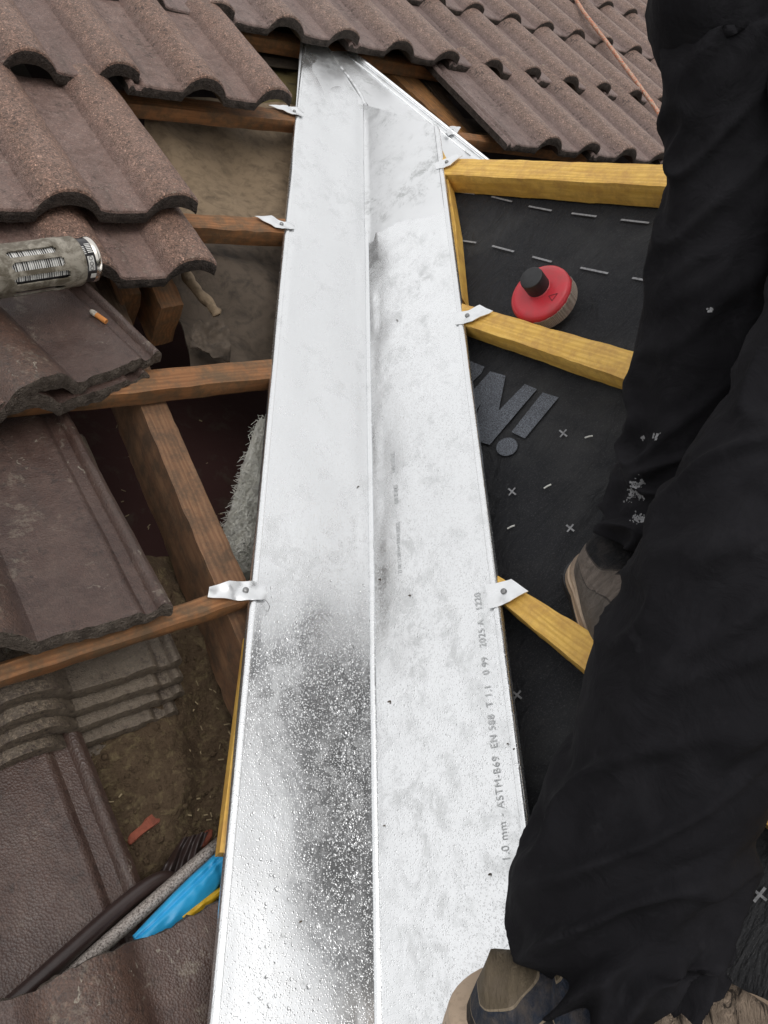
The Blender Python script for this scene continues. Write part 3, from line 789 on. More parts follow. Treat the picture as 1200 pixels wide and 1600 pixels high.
# lapped smudgy sheet end on the right wing
bm = bmesh.new()
nR, nC = 60, 26; g_ = []
sb = B(700, 330).dot(GV)
for j in range(nR + 1):
    r = []
    for i in range(nC + 1):
        w = .001 + (WID_R - .0095) * i / nC; s1 = topR(w) + .0008
        s_ = sb + (s1 - sb) * j / nR
        z = ZOFF + .0012 + .0007 * abs(nz((s_, w, 2), 26, 4)) + .0002 * nz((s_, w, 2), 70, 4) + (.0035 * max(0, 1 - w / .004))
        # buckles along the upper cut edge
        if j > nR - 6: z += .0022 * (j - nR + 6) / 6 * max(0, math.sin(w * 190)) * max(0, 1 - w / .09)
        if j < 8: z = ZOFF - .0006 + (z - ZOFF + .0006) * (j / 8) ** .7
        r.append(bm.verts.new(GI @ (GV * s_ + WR * w + N2 * z)))
    g_.append(r)
for j in range(nR):
    for i in range(nC): bm.faces.new((g_[j][i], g_[j][i + 1], g_[j + 1][i + 1], g_[j + 1][i]))
o = obj('lapped_end', bm, M['zinc_smudged'], gut, smooth=True)
# soldered crease blobs near the top
bm = bmesh.new()
for k in range(60):
    t = random.random(); s_ = sA - .34 * t ** 1.3; rr = random.uniform(.0009, .0022)
    bmesh.ops.create_uvsphere(bm, u_segments=8, v_segments=5, radius=rr, matrix=Matrix.Translation(GI @ (GV * s_ + WL * jit(.0025) + N1 * (ZOFF + .0032))) @ Matrix.Diagonal((1.8, 1, .5, 1)))
tag(obj('solder_seam', bm, M['zinc_plain'], gut, smooth=True), kind='stuff')
bm = bmesh.new(); n_ = 60; sp_ = catmull([A(574, 172, ZOFF + .001), A(566, 150, ZOFF + .001), A(548, 122, ZOFF + .001), A(530, 98, ZOFF + .001), A(512, 74, ZOFF + .001)], 16)
tube(bm, [GI @ (p - X1 * .0028 + X1 * .0012 * nz(p, 70, 2) - N1 * .003) for p in sp_], [.0058 + .0010 * nz(p, 160, 3) for p in sp_], 10)
obj('solder_bead', bm, M['zinc_smudged'], gut, smooth=True)

# printed marking
def text_mesh(txt, size, origin, ex, ez, name, mat, parent, inv, extrude=.0, space=1.0):
    cu = bpy.data.curves.new('txt', 'FONT'); cu.body = txt; cu.size = size; cu.extrude = extrude; cu.space_character = space
    to = bpy.data.objects.new('txt', cu); C.objects.link(to)
    dg = bpy.context.evaluated_depsgraph_get(); me = bpy.data.meshes.new_from_object(to.evaluated_get(dg))
    bpy.data.objects.remove(to); bpy.data.curves.remove(cu)
    ey = ez.cross(ex).normalized(); me.transform(inv @ frame(origin, ex, ey, ez))
    me.materials.clear(); me.name = name
    return link(name, me, mat, parent)
def onR(x, y, off=.0): return B(x, y, ZOFF + .0012 + off)
p0 = onR(800, 1345); d0 = GV
text_mesh('1.0 mm - ASTM-B69  EN 588  T 1.1   0 99   2025 A   1220', .0112, p0 - WR * .002, d0, N2, 'printed_marking', M['ink'], gut, GI, space=1.12)
text_mesh('300501559330', .0085, onR(617, 738), GV, N2, 'printed_marking', M['ink'], gut, GI, space=.8)
text_mesh('30805', .0085, onR(625, 832), GV, N2, 'printed_marking', M['ink'], gut, GI, space=.9)
text_mesh('ZI 100 TZ 588 WM 1000 01', .007, onR(627, 895), GV, N2, 'printed_marking', M['ink'], gut, GI, space=.8)
bm = bmesh.new()
for k in range(26):
    if k in (8, 9, 14, 15, 20): continue
    s_ = onR(620, 785).dot(GV) + k * .00125; q = GV * s_ + WR * (onR(617, 770).dot(WR) - .002) + N2 * (ZOFF + .0013)
    w_ = random.choice((.0003, .0005)); slab(bm, [GI @ x for x in (q - GV * w_, q + GV * w_, q + GV * w_ + WR * .006, q - GV * w_ + WR * .006)], .0001, GI.to_3x3() @ N2)
obj('printed_marking', bm, M['ink'], gut)

# clips
clipset = []
def clip(poly, nail, fn, n, off, label, bend=None):
    e = empty('gutter_clip', Matrix.Translation(fn(*nail, off)))
    tag(e, label, 'clip', 'zinc clips holding the gutter edges')
    inv = e.matrix_world.inverted()
    bm = bmesh.new(); P_ = [fn(x, y, off) for x, y in poly]
    slab(bm, [inv @ p for p in P_], .0010, n)
    bmesh.ops.triangulate(bm, faces=bm.faces[:])
    bmesh.ops.subdivide_edges(bm, edges=bm.edges[:], cuts=4, use_grid_fill=True)
    for v_ in bm.verts: v_.co += n * (.0035 * nz(v_.co, 60, off * 999) )
    o = obj('clip_strap', bm, M['zinc_plain'], e); smooth_by_angle(o, 45)
    bm = bmesh.new(); lathe(bm, [(0, .0016), (.0028, .0014), (.0036, .0006), (.0038, -.001), (0, -.001)], 16)
    o = obj('nail_head', bm, M['rivet'], e, smooth=True)
    o.matrix_local = frame(n * .0008, n.orthogonal().normalized(), n.cross(n.orthogonal().normalized()), n)
    return e
co = ZOFF + .0030
clip([(415, 908), (416, 937), (378, 938), (350, 935), (325, 932), (327, 917), (358, 908)], (384, 922), A, N1, co, 'blunt ended zinc clip on the lower left batten')
clip([(398, 337), (424, 337), (444, 347), (461, 346), (461, 358), (440, 357), (430, 354)], (440, 350), A, N1, co, 'pointed zinc clip on the second batten left of the gutter')
clip([(420, 163), (448, 165), (460, 167), (475, 171), (474, 182), (457, 178)], (460, 174), A, N1, co, 'small pointed zinc clip at the topmost left batten')
clip([(679, 256), (696, 248), (712, 242), (722, 242), (704, 258), (681, 264)], (698, 253), B, N2, co, 'small zinc clip nailed on the end of the uppermost yellow batten')
clip([(708, 490), (732, 485), (750, 477), (770, 485), (738, 502), (711, 507)], (730, 493), B, N2, co, 'zinc clip on the middle yellow batten near the red canister')
clip([(758, 914), (777, 911), (799, 905), (825, 923), (797, 940), (763, 952)], (787, 924), B, N2, co, 'zinc clip on the lowest yellow batten')
clip([(703, 197), (720, 199), (714, 208), (700, 212), (697, 206)], (707, 204), A, N1, .012, 'tiny zinc clip on the rim of the narrow second gutter')
# bit of bent wire at the lower-left clip
bm = bmesh.new(); tube(bm, catmull([A(411, 936, co + .001), A(417, 940, co + .003), A(421, 948, co + .003), A(418, 956, co + .001)], 5), .0005, 6)
o = obj('wire_offcut', bm, M['rivet']); tag(o, 'thin curled dark wire hair beside the lower left clip', 'wire')

# larger beads of water
bm = bmesh.new()
for k in range(620):
    if random.random() < .5: px, py = random.gauss(545, 22), random.uniform(1010, 1330)
    else: px, py = random.uniform(390, 580), random.uniform(900, 1590)
    if not (375 < px < 582): continue
    p = A(px, py, 0); q = GI @ (p + N1 * (ZOFF + .0001)); r = random.uniform(.0006, .0017) * (1.5 if random.random() < .07 else 1)
    bmesh.ops.create_icosphere(bm, subdivisions=1, radius=r, matrix=Matrix.Translation(q) @ (GI.to_3x3() @ Matrix((X1, U1, N1)).transposed()).to_4x4() @ Matrix.Diagonal((1, random.uniform(1, 1.7), .5, 1)))
bmesh.ops.transform(bm, matrix=GM, verts=bm.verts)
o = obj('water_droplets', bm, M['water'], smooth=True); tag(o, 'clear rain beads standing on the left wing of the gutter', 'water', kind='stuff')
# specks of dirt on the metal
bm = bmesh.new()
for (x, y) in [(608, 1096), (765, 1366), (793, 1162), (803, 1170), (593, 905), (600, 1290), (620, 500), (560, 760), (640, 930), (470, 1440), (575, 200), (577, 260)]:
    f_ = B if x > 590 else A; n_ = N2 if x > 590 else N1
    c = f_(x, y, ZOFF + .0015); r = random.uniform(.0009, .0018)
    bmesh.ops.create_icosphere(bm, subdivisions=1, radius=r, matrix=Matrix.Translation(c) @ Matrix.Diagonal((1.6, .8, .6, 1)))
o = obj('dirt_specks', bm, M['felt_dark']); tag(o, 'dark grit specks on the zinc', 'grit', kind='stuff')

# second (narrow, far) gutter running down behind the ridge
g2 = empty('valley_gutter', Matrix.Translation(apex)); tag(g2, 'second smaller zinc gutter descending to the right behind the yellow ridge batten', 'gutter')
inv = g2.matrix_world.inverted()
def dirt(x): return x
bm = bmesh.new(); nA, nB = 24, 14; gg = []
c0, c1 = A(516, 80, .0052), A(548, 80, .0052); c3, c2 = A(574, 170, .0052), A(756, 245, .0052)
# crease of the second valley: direction (1,-K2/K1,-K2) from the apex
V2 = Vector((1, -K2 / K1, -K2)).normalized()
c3b = apex + V2 * .55 + N1 * .0052; c3 = apex + N1 * .0052
for j in range(nB + 1):
    r = []
    for i in range(nA + 1):
        s_, t_ = i / nA, j / nB
        inner = (c0.lerp(c3, min(1, s_ * 3.5)) if s_ < .2857 else c3.lerp(c3b, (s_ - .2857) / .7143))
        outer = c1.lerp(c2 + (c2 - c1) * .9, s_)
        p = inner.lerp(outer, t_); p = p + N1 * (.0012 * nz(p, 30, 2))
        r.append(bm.verts.new(inv @ p))
    gg.append(r)
for j in range(nB):
    for i in range(nA): bm.faces.new((gg[j][i], gg[j][i + 1], gg[j + 1][i + 1], gg[j + 1][i]))
obj('old_roof_wing', bm, M['zinc_smudged'], g2, smooth=True)
bm = bmesh.new()
e0, e1 = A(548, 80, .009), A(752, 243, .009); e1 = e1 + (e1 - e0) * .4
tube(bm, [inv @ e0.lerp(e1, k / 12) for k in range(13)], .0052, 12)
off2 = (A(540, 84, .006) - A(548, 80, .006))
obj('rolled_rim', bm, M['zinc_plain'], g2, smooth=True)
bm = bmesh.new()
e0b, e1b = A(541, 84, .0062), A(735, 243, .0062)
tube(bm, [inv @ e0b.lerp(e1b, k / 12) for k in range(13)], .0018, 8)
obj('inner_fold', bm, M['zinc_plain'], g2, smooth=True)
# ------------------------------------------------------------------ NEW SIDE ROOF
MOFF = -.047
XR = apex.x
def RB(x, y, off=0.0):      # by plan position
    p = Vector((x, y, K2 * x)); return p + N2 * off
mb = bmesh.new()
# near slope, valley line to far right; draped sheet with shallow sags between battens
rows = []
nu_, nv_ = 70, 70
for i in range(nu_ + 1):
    x = -.45 + (.835 + .45) * i / nu_; r = []
    for j in range(nv_ + 1):
        y0 = x * K2 / K1 + .02; y1 = -2.2; y = y0 + (y1 - y0) * (j / nv_)
        p = RB(x, y, MOFF + .003 * nz((x, y, 0), 4, 7) + .0008 * nz((x, y, 0), 13, 9)); r.append(mb.verts.new(p))
    rows.append(r)
for i in range(nu_):
    for j in range(nv_): mb.faces.new((rows[i][j], rows[i + 1][j], rows[i + 1][j + 1], rows[i][j + 1]))
# far slope
a_ = RB(.835, .835 * K2 / K1 + .02, MOFF); b_ = RB(.835, -2.2, MOFF)
far = [a_, b_, b_ + Vector((1.4, 0, -1.4 * K2)), a_ + Vector((1.4, -1.4 * K2 / K1, -1.4 * K2))]
mb.faces.new([mb.verts.new(p - Vector((0, 0, .002))) for p in far])
mem = obj('roofing_membrane', mb, M['membrane'], None, smooth=True)
tag(mem, 'black printed roofing membrane stretched over the new side roof', 'membrane')

# print on the membrane: big N and exclamation mark, E before it
PX = Y2; PY = U2     # reading direction, up direction
po = B(770, 697, MOFF + .0045)
def mp(p): return po + PX * p[0] + PY * p[1]
bm = bmesh.new()
h = .118; wst = .030
ex_base = (B(790, 712, MOFF) - B(860, 622, MOFF)).length
print('excl length', ex_base, 'dx', (B(860, 622, MOFF) - B(790, 712, MOFF)).dot(PX), (B(860, 622, MOFF) - B(790, 712, MOFF)).dot(PY))
def pxpoly(pts):
    bmv = [bm.verts.new(B(x, y, MOFF + .0035)) for x, y in pts]; bm.faces.new(bmv)
pxpoly([(766, 580), (790, 587), (779, 642), (820, 600), (839, 608), (765, 695), (748, 690), (740, 660), (752, 630), (735, 655), (730, 620)])
pxpoly([(848, 613), (873, 621), (820, 685), (799, 675)])
cc = [(792 + 17 * math.cos(a * PI / 12) * math.cos(-.35) - 14 * math.sin(a * PI / 12) * math.sin(-.35), 698 + 17 * math.cos(a * PI / 12) * math.sin(-.35) + 14 * math.sin(a * PI / 12) * math.cos(-.35)) for a in range(24)]
pxpoly(cc)
pxpoly([(725, 560), (757, 573), (752, 583), (735, 600), (725, 600)])
obj('printed_lettering', bm, M['print'], mem)
def strip(bm, x0, y0, x1, y1, w, off=.0035):
    a, b = B(x0, y0, MOFF + off), B(x1, y1, MOFF + off); d = (b - a).normalized(); s_ = N2.cross(d) * w / 2
    bm.faces.new([bm.verts.new(p) for p in (a - s_, b - s_, b + s_, a + s_)])
for (x0, y0, x1, y1) in [(708, 299, 742, 303), (768, 307, 800, 315), (826, 322, 862, 329), (893, 333, 932, 338), (970, 343, 1014, 348),
                         (716, 375, 744, 379), (769, 384, 803, 393), (832, 401, 862, 409), (907, 418, 950, 427), (988, 434, 1010, 438)]:
    bm = bmesh.new(); strip(bm, x0, y0, x1, y1, .0036); obj('printed_dash', bm, M['print_pale'], mem)
for (x, y, r_) in [(880, 677, 6), (800, 768, 6), (891, 825, 6), (808, 1086, 7), (1187, 1398, 11)]:
    bm = bmesh.new(); strip(bm, x - r_, y - r_ * .8, x + r_, y + r_ * .8, .0024, .0035); strip(bm, x - r_ * .8, y + r_, x + r_ * .8, y - r_, .0024, .0038)
    obj('printed_cross', bm, M['print_pale'], mem)
# small white chips
chips = []
for k, (x0, y0, x1, y1, lab) in enumerate([(914, 684, 926, 681, 'tiny white splinter on the membrane, right of the printed exclamation mark'), (850, 763, 861, 757, 'tiny white splinter on the membrane, below the exclamation mark'), (793, 826, 804, 821, 'tiny white splinter on the membrane close to the gutter edge')]):
    bm = bmesh.new(); tube(bm, [B(x0, y0, MOFF + .005), B((x0 + x1) / 2, (y0 + y1) / 2 - .5, MOFF + .0065), B(x1, y1, MOFF + .005)], .0011, 6)
    tag(obj('splinter', bm, M['white_bit']), lab, 'splinter')

def new_batten(b1, b2, f1, f2, th, el, er, label, seed):
    a, b = ext(B(*b1), B(*b2), el, er); d, c = ext(B(*f1), B(*f2), el, er)
    o = plank('roof_batten', (a, b, c, d), th, M['wood_new'], seed=seed, normal=N2, rough=.0012, seg=60, bevel=.0015)
    return tag(o, label, 'batten', 'new yellow battens')
new_batten((692, 245), (1030, 256), (692, 272), (1030, 291), .044, .0, .5, 'new yellow batten along the top of the side roof', 31)
new_batten((724, 473), (986, 546), (730, 510), (978, 592), .030, .05, .55, 'new yellow batten in the middle, red canister leaning above it', 32)
new_batten((778, 897), (934, 993), (782, 940), (920, 1056), .030, .05, .40, 'new yellow batten next to the far shoe', 33)
# yellow boards bearing the gutter
def board(poly, fn, n, th, label):
    bm = bmesh.new(); P_ = [fn(x, y, o_) for x, y, o_ in poly]; slab(bm, P_, th, n)
    ex_ = (P_[1] - P_[0]).normalized(); ey_ = n.cross(ex_).normalized(); mw = frame(P_[0], ex_, ey_, n)
    bmesh.ops.transform(bm, matrix=mw.inverted(), verts=bm.verts)
    o = obj('valley_board', bm, M['wood_new']); o.matrix_world = mw
    return tag(o, label, 'board')
board([(343, 1332, -.006), (386, 990, -.006), (420, 990, -.006), (372, 1332, -.006)], A, N1, .018, 'yellow board edge showing under the lower left side of the gutter')
board([(690, 232, -.01), (697, 262, -.01), (712, 352, -.01), (722, 465, -.01), (690, 465, -.01), (668, 232, -.01)][::-1], B, N2, .03, 'yellow board edge showing under the right side of the gutter near its top')
# dark membrane edge strip under the middle batten
# ------------------------------------------------------------------ RED CANISTER
base = B(856, 474, MOFF + .020)
_r = ROT @ Vector((1, 0, 0)); axis = (N2 * 1.0 - ray(845, 455).normalized() * .30 - _r * .22).normalized(); ax_x = (Y2 - axis * Y2.dot(axis)).normalized(); ax_y = axis.cross(ax_x)
can = empty('powder_canister', frame(base, ax_x, ax_y, axis)); tag(can, 'red round canister with black knob and torn mesh band beside the middle yellow batten', 'canister')
R_ = .0480
bm = bmesh.new(); lathe(bm, [(0, 0), (R_ - .003, 0), (R_, .003), (R_, .027), (R_ - .001, .030), (R_ - .005, .0335), (R_ - .012, .0345), (R_ - .020, .0340), (0, .0338)], 64)
obj('body', bm, M['red'], can, smooth=True)
bm = bmesh.new()
# raised spout shoulder and arrow mark
lathe(bm, [(.0, .036), (.017, .036), (.019, .034)], 40, Matrix.Translation((-.004, .006, 0)))
obj('neck', bm, M['red'], can, smooth=True)
bm = bmesh.new(); lathe(bm, [(.0182, .034), (.0182, .056), (.0176, .0585), (.016, .0595), (.003, .0585), (0, .0585)], 26, Matrix.Translation((-.004, .006, .002)))
k_ = obj('knob', bm, M['black_plastic'], can); smooth_by_angle(k_, 40)
bm = bmesh.new()
for ln in (((.022, -.004), (.032, -.010)), ((.032, -.010), (.034, .003)), ((.034, .003), (.022, -.004))):
    (x0, y0), (x1, y1) = ln; d = Vector((x1 - x0, y1 - y0, 0)).normalized(); s_ = Vector((-d.y, d.x, 0)) * .0004
    bm.faces.new([bm.verts.new(Vector(p)) for p in ((x0 - s_.x, y0 - s_.y, .0349), (x1 - s_.x, y1 - s_.y, .0349), (x1 + s_.x, y1 + s_.y, .0349), (x0 + s_.x, y0 + s_.y, .0349))])
obj('embossed_mark', bm, M['shoe_black'], can)
def mat_mesh_band():
    t = NT('mesh_band'); w = t.voro(1, t.mapping((700, 700, 700)), rnd=.15)
    c = t.mix(t.ramp(w, [(.25, 0), (.6, 1)]), (.52, .44, .37), (.22, .17, .14))
    c = t.mix(t.ramp(t.noise(60, 5, .8), [(.52, 0), (.62, .8)]), c, (.30, .2, .17))
    return t.out(c, .9, 0, t.bump(w, .8, .001), .2)
M['band'] = mat_mesh_band()
bm = bmesh.new(); n_ = 60; lo, hi = [], []
# arc facing the viewer's lower right; compute the direction in the canister frame
vdir = (can.matrix_world.inverted().to_3x3() @ (B(900, 500, MOFF) - B(857, 476, MOFF))); a0 = math.atan2(vdir.y, vdir.x)
for k in range(n_ + 1):
    t = k / n_; a = a0 + math.radians(78) - math.radians(172) * t
    z1 = .0255 - (.014 * max(0, (.18 - t) / .18) if t < .18 else 0) - (.010 * max(0, (t - .78) / .22) if t > .78 else 0) + .0012 * nz((t, 0, 0), 40, 2); z0 = .004
    rr = R_ + .0014 + .0005 * nz((t, 1, 0), 20, 1) + (.004 * max(0, (t - .8)) / .2 if t > .8 else 0)
    lo.append(bm.verts.new((rr * math.cos(a), rr * math.sin(a), z0))); hi.append(bm.verts.new((rr * math.cos(a), rr * math.sin(a), z1)))
for k in range(n_): bm.faces.new((lo[k], lo[k + 1], hi[k + 1], hi[k]))
g = bmesh.ops.extrude_face_region(bm, geom=bm.faces[:])
for v_ in [v for v in g['geom'] if isinstance(v, bmesh.types.BMVert)]: v_.co.x *= .985; v_.co.y *= .985
obj('mesh_band', bm, M['band'], can)

# ------------------------------------------------------------------ AEROSOL TOOL
p0, p1 = A(118, 408, .085), A(-70, 434, .085)
axv = (p0 - p1).normalized()
upv = (CAM - p0); upv = (upv - axv * upv.dot(axv)).normalized(); sdv = axv.cross(upv)
tool = empty('aerosol_tool', frame(p0, sdv, upv, axv)); tag(tool, 'dirty grey slotted sleeve holding a black aerosol can on the left tiles', 'tool')
R_ = .0315
bm = bmesh.new(); NA, NZ = 128, 90; Lz = .20
slots = [(a, -.095, -.028 + dz) for a, dz in ((-34, -.006), (-4, .0), (27, .004), (66, 0), (110, 0), (160, 0), (210, 0))]
def inslot(a, z):
    for (ac, z0, z1) in slots:
        da = abs((a - ac + 180) % 360 - 180) * math.pi / 180 * R_; hw = .0052
        if da < hw:
            cz = min(max(z, z0 + hw), z1 - hw)
            if (z - cz) ** 2 + da ** 2 < hw ** 2: return True
    return False
gr = []
for j in range(NZ + 1):
    z = -Lz + Lz * j / NZ; r = []
    for k in range(NA):
        a = 360 * k / NA; rr = R_
        if z > -.002: rr -= .0012
        if -.040 < z < -.018: rr += .0007
        aa = math.radians(a); r.append(bm.verts.new((rr * math.sin(aa), rr * math.cos(aa), z)))
    gr.append(r)
for j in range(NZ):
    for k in range(NA):
        a = 360 * (k + .5) / NA; z = -Lz + Lz * (j + .5) / NZ
        if not inslot(a, z): bm.faces.new((gr[j][k], gr[j][(k + 1) % NA], gr[j + 1][(k + 1) % NA], gr[j + 1][k]))
bmesh.ops.delete(bm, geom=[v for v in bm.verts if not v.link_faces], context='VERTS')
g = bmesh.ops.extrude_face_region(bm, geom=bm.faces[:])
for v_ in [v for v in g['geom'] if isinstance(v, bmesh.types.BMVert)]: v_.co.x *= .93; v_.co.y *= .93
o = obj('sleeve', bm, M['sleeve'], tool); smooth_by_angle(o, 40)
RC = .0275
bm = bmesh.new(); lathe(bm, [(0, -Lz), (RC, -Lz), (RC, .0155), (0, .0155)], 64)
o = obj('aerosol_can', bm, M['can_black'], tool); smooth_by_angle(o, 40); acan = o
bm = bmesh.new(); lathe(bm, [(RC + .0004, .0145), (RC + .0010, .0165), (RC + .0016, .0185), (RC + .0012, .0215), (RC - .0012, .023), (RC - .003, .0215), (RC - .006, .017), (0, .0165)], 64)
obj('steel_rim', bm, M['steel'], acan, smooth=True)
def patch(bm, a0, a1, z0, z1, r=RC + .0003, n=8):
    lo = []; hi = []
    for k in range(n + 1):
        a = math.radians(a0 + (a1 - a0) * k / n); lo.append(bm.verts.new((r * math.sin(a), r * math.cos(a), z0))); hi.append(bm.verts.new((r * math.sin(a), r * math.cos(a), z1)))
    for k in range(n): bm.faces.new((lo[k], lo[k + 1], hi[k + 1], hi[k]))
bm = bmesh.new()
for k in range(30): patch(bm, -60, 32, -.105 + k * .0028, -.105 + k * .0028 + random.choice((.0010, .0016, .0022)), RC + .0003, 16)
sgn = 1 if sdv.dot(-U1) > 0 else -1      # which angle sign looks down-slope
patch(bm, sgn * -8, sgn * 30, .0035, .0118, RC + .0003)
for k in range(6): patch(bm, sgn * (-44 + 5 * k), sgn * (-41.5 + 5 * k), .0065, .0135, RC + .0003, 2)
for k in range(5): patch(bm, sgn * (-36 + 5 * k), sgn * (-34 + 5 * k), .0008, .0042, RC + .0003, 2)
patch(bm, sgn * 40, sgn * 56, .0065, .0140, RC + .0003)
obj('printed_label', bm, M['white_label'], acan)
bm = bmesh.new()
for (a, z) in ((-2, .0076), (12, .0076), (24, .0076)):
    for q in range(10):
        b0 = 2 * PI * q / 10; b1 = 2 * PI * (q + .7) / 10
        pts = []
        for bb, rr in ((b0, .0028), (b1, .0028), (b1, .0016), (b0, .0016)):
            aa = math.radians(sgn * a) + math.cos(bb) * rr / RC; pts.append(bm.verts.new(((RC + .0006) * math.sin(aa), (RC + .0006) * math.cos(aa), z + math.sin(bb) * rr)))
        bm.faces.new(pts)
obj('printed_symbols', bm, M['can_black'], acan)

# ------------------------------------------------------------------ CIGARETTE BUTT
bpy.context.view_layer.update()
def surf(x, y, lift=0.0):
    ok, loc, nn, *_ = sc.ray_cast(bpy.context.evaluated_depsgraph_get(), CAM + ray(x, y).normalized() * .05, ray(x, y).normalized())
    if nn.dot(ray(x, y)) > 0: nn = -nn
    return loc + nn * lift
ca, cb = surf(144, 490, .0045), surf(164, 507, .0045)
cg = empty('cigarette_butt', Matrix.Translation(ca)); tag(cg, 'orange cigarette butt with ash end on the loose tile', 'cigarette butt')
dv = (cb - ca)
bm = bmesh.new(); tube(bm, [dv * .32, dv * .6, dv * 1.0], .0036, 14); obj('filter', bm, M['filter'], cg, smooth=False)
bm = bmesh.new(); tube(bm, [dv * -.08, dv * .05, dv * .2, dv * .32], [.0022, .0036, .0040, .0037], 12); obj('burnt_paper', bm, M['paper'], cg, smooth=True)

# ------------------------------------------------------------------ ITEMS BOTTOM LEFT
bm = bmesh.new(); a, b = A(90, 1540, -.085), A(343, 1317, -.085)
tube(bm, [a.lerp(b, k / 10) + N1 * .0 for k in range(11)], .0072, 18)
o = obj('steel_rod', bm, M['rod'], smooth=True); tag(o, 'scratched steel tube lying diagonally beside the blue strap', 'rod')
bm = bmesh.new(); pts = catmull([A(-30, 1612, -.07), A(100, 1496, -.08), A(180, 1424, -.09), A(232, 1384, -.095), A(262, 1374, -.10), A(285, 1390, -.11)], 6)
tube(bm, pts, .0085, 16)
o = obj('plastic_pipe', bm, M['dark_pipe'], smooth=True); tag(o, 'thin dark brown plastic pipe running to the lower left corner', 'pipe')
bm = bmesh.new(); pts = catmull([A(60, 1545, -.10), A(140, 1472, -.10), A(215, 1405, -.105), A(262, 1392, -.105)], 6)
tube(bm, pts, .0060, 12)
o = obj('plastic_pipe', bm, M['dark_pipe'], smooth=True); tag(o, 'second dark pipe squeezed between brown pipe and steel tube', 'pipe')
# folded dark film
o = sheet('plastic_film', (A(225, 1395, -.12), A(300, 1360, -.115), A(325, 1300, -.11), A(285, 1310, -.12)), M['dark_pipe'], 40, 24, .012, 30, 4, .001, fn=lambda s, t: .0025 * math.sin(20 * s + 6 * t))
tag(o, 'crumpled dark plastic film between the dirt and the steel tube', 'plastic film')
# blue sleeve: folded strap
def ribbon(name, left, right, off, mat, label, cat, puff=.012, seed=0, fold=None):
    L_ = catmull([A(x, y, off) for x, y in left], 8); R2 = catmull([A(x, y, off) for x, y in right], 8)
    bm = bmesh.new(); rows = []
    for i, (p, q) in enumerate(zip(L_, R2)):
        r = []
        for k in range(17):
            t = k / 16; a = PI * t
            z = math.sin(a) ** .6 * puff * (1 + .25 * nz((i * .12, t, 0), 3, seed)) + .0025 * nz((i * .3, t * 4, 0), 1.0, seed)
            if fold and abs(t - fold) < .07: z -= .004
            r.append(bm.verts.new(p.lerp(q, t) + N1 * z))
        for k in range(1, 16):
            t = 1 - k / 16; r.append(bm.verts.new(p.lerp(q, t) - N1 * math.sin(PI * t) ** .6 * puff * .5))
        rows.append(r)
    n = len(rows[0])
    for a, b in zip(rows, rows[1:]):
        for k in range(n): bm.faces.new((a[k], a[(k + 1) % n], b[(k + 1) % n], b[k]))
    bm.faces.new(rows[0]); bm.faces.new(rows[-1])
    o = obj(name, bm, mat, smooth=True); return tag(o, label, cat)
ribbon('plastic_sleeve', [(207, 1462), (235, 1432), (280, 1386), (318, 1350), (345, 1328), (385, 1312)], [(222, 1484), (262, 1462), (300, 1430), (334, 1396), (356, 1366), (392, 1340)], -.075, M['blue'], 'bright blue flattened plastic sleeve sticking out from beneath the gutter', 'sleeve', .010, 2, .28)
ribbon('tool_handle', [(282, 1432), (312, 1408), (338, 1390), (352, 1380), (380, 1366)], [(290, 1440), (320, 1420), (344, 1402), (360, 1392), (386, 1378)], -.072, M['yellow'], 'yellow plastic tool handle between the blue sleeve and the bottom tile', 'tool handle', .005, 5)
ribbon('black_strap', [(292, 1424), (318, 1400), (340, 1376), (360, 1358), (392, 1340)], [(300, 1432), (326, 1412), (348, 1392), (366, 1378), (392, 1366)], -.085, M['black_plastic'], 'black strap lying between the blue sleeve and the yellow handle', 'strap', .005, 6)

# bits lying on tiles
scrap([(94, 883), (98, 880), (103, 882), (107, 885), (100, 887)], -.000, 'tiny pale yellow chip on the large loose tile', .0015, 'litter', 'wood_chip', 'chip')

# ------------------------------------------------------------------ ROPE
bm = bmesh.new()
pts = catmull([A(880, -40, .075), A(905, 8, .078), A(925, 36, .08), A(948, 66, .07), (A(975, 102, .072)), A(1003, 140, .072), A(1026, 172, .07), A(1060, 230, .06), A(1110, 300, .06)], 10)
NS = 18; rings = []
up = None
for i, p in enumerate(pts):
    t = (pts[min(i + 1, len(pts) - 1)] - pts[max(i - 1, 0)]).normalized()
    up = (N1 - t * N1.dot(t)).normalized(); s_ = t.cross(up); r = []
    for k in range(NS):
        a = 2 * PI * k / NS + i * .55; rr = .0062 * (1 + .12 * abs(math.cos(1.5 * (2 * PI * k / NS))))
        r.append(bm.verts.new(p + (up * math.cos(a) + s_ * math.sin(a)) * rr))
    rings.append(r)
for a, b in zip(rings, rings[1:]):
    for k in range(NS): bm.faces.new((a[k], a[(k + 1) % NS], b[(k + 1) % NS], b[k]))
o = obj('rope', bm, M['rope'], smooth=True); tag(o, 'orange and white twisted rope lying down the upper right tiles', 'rope')

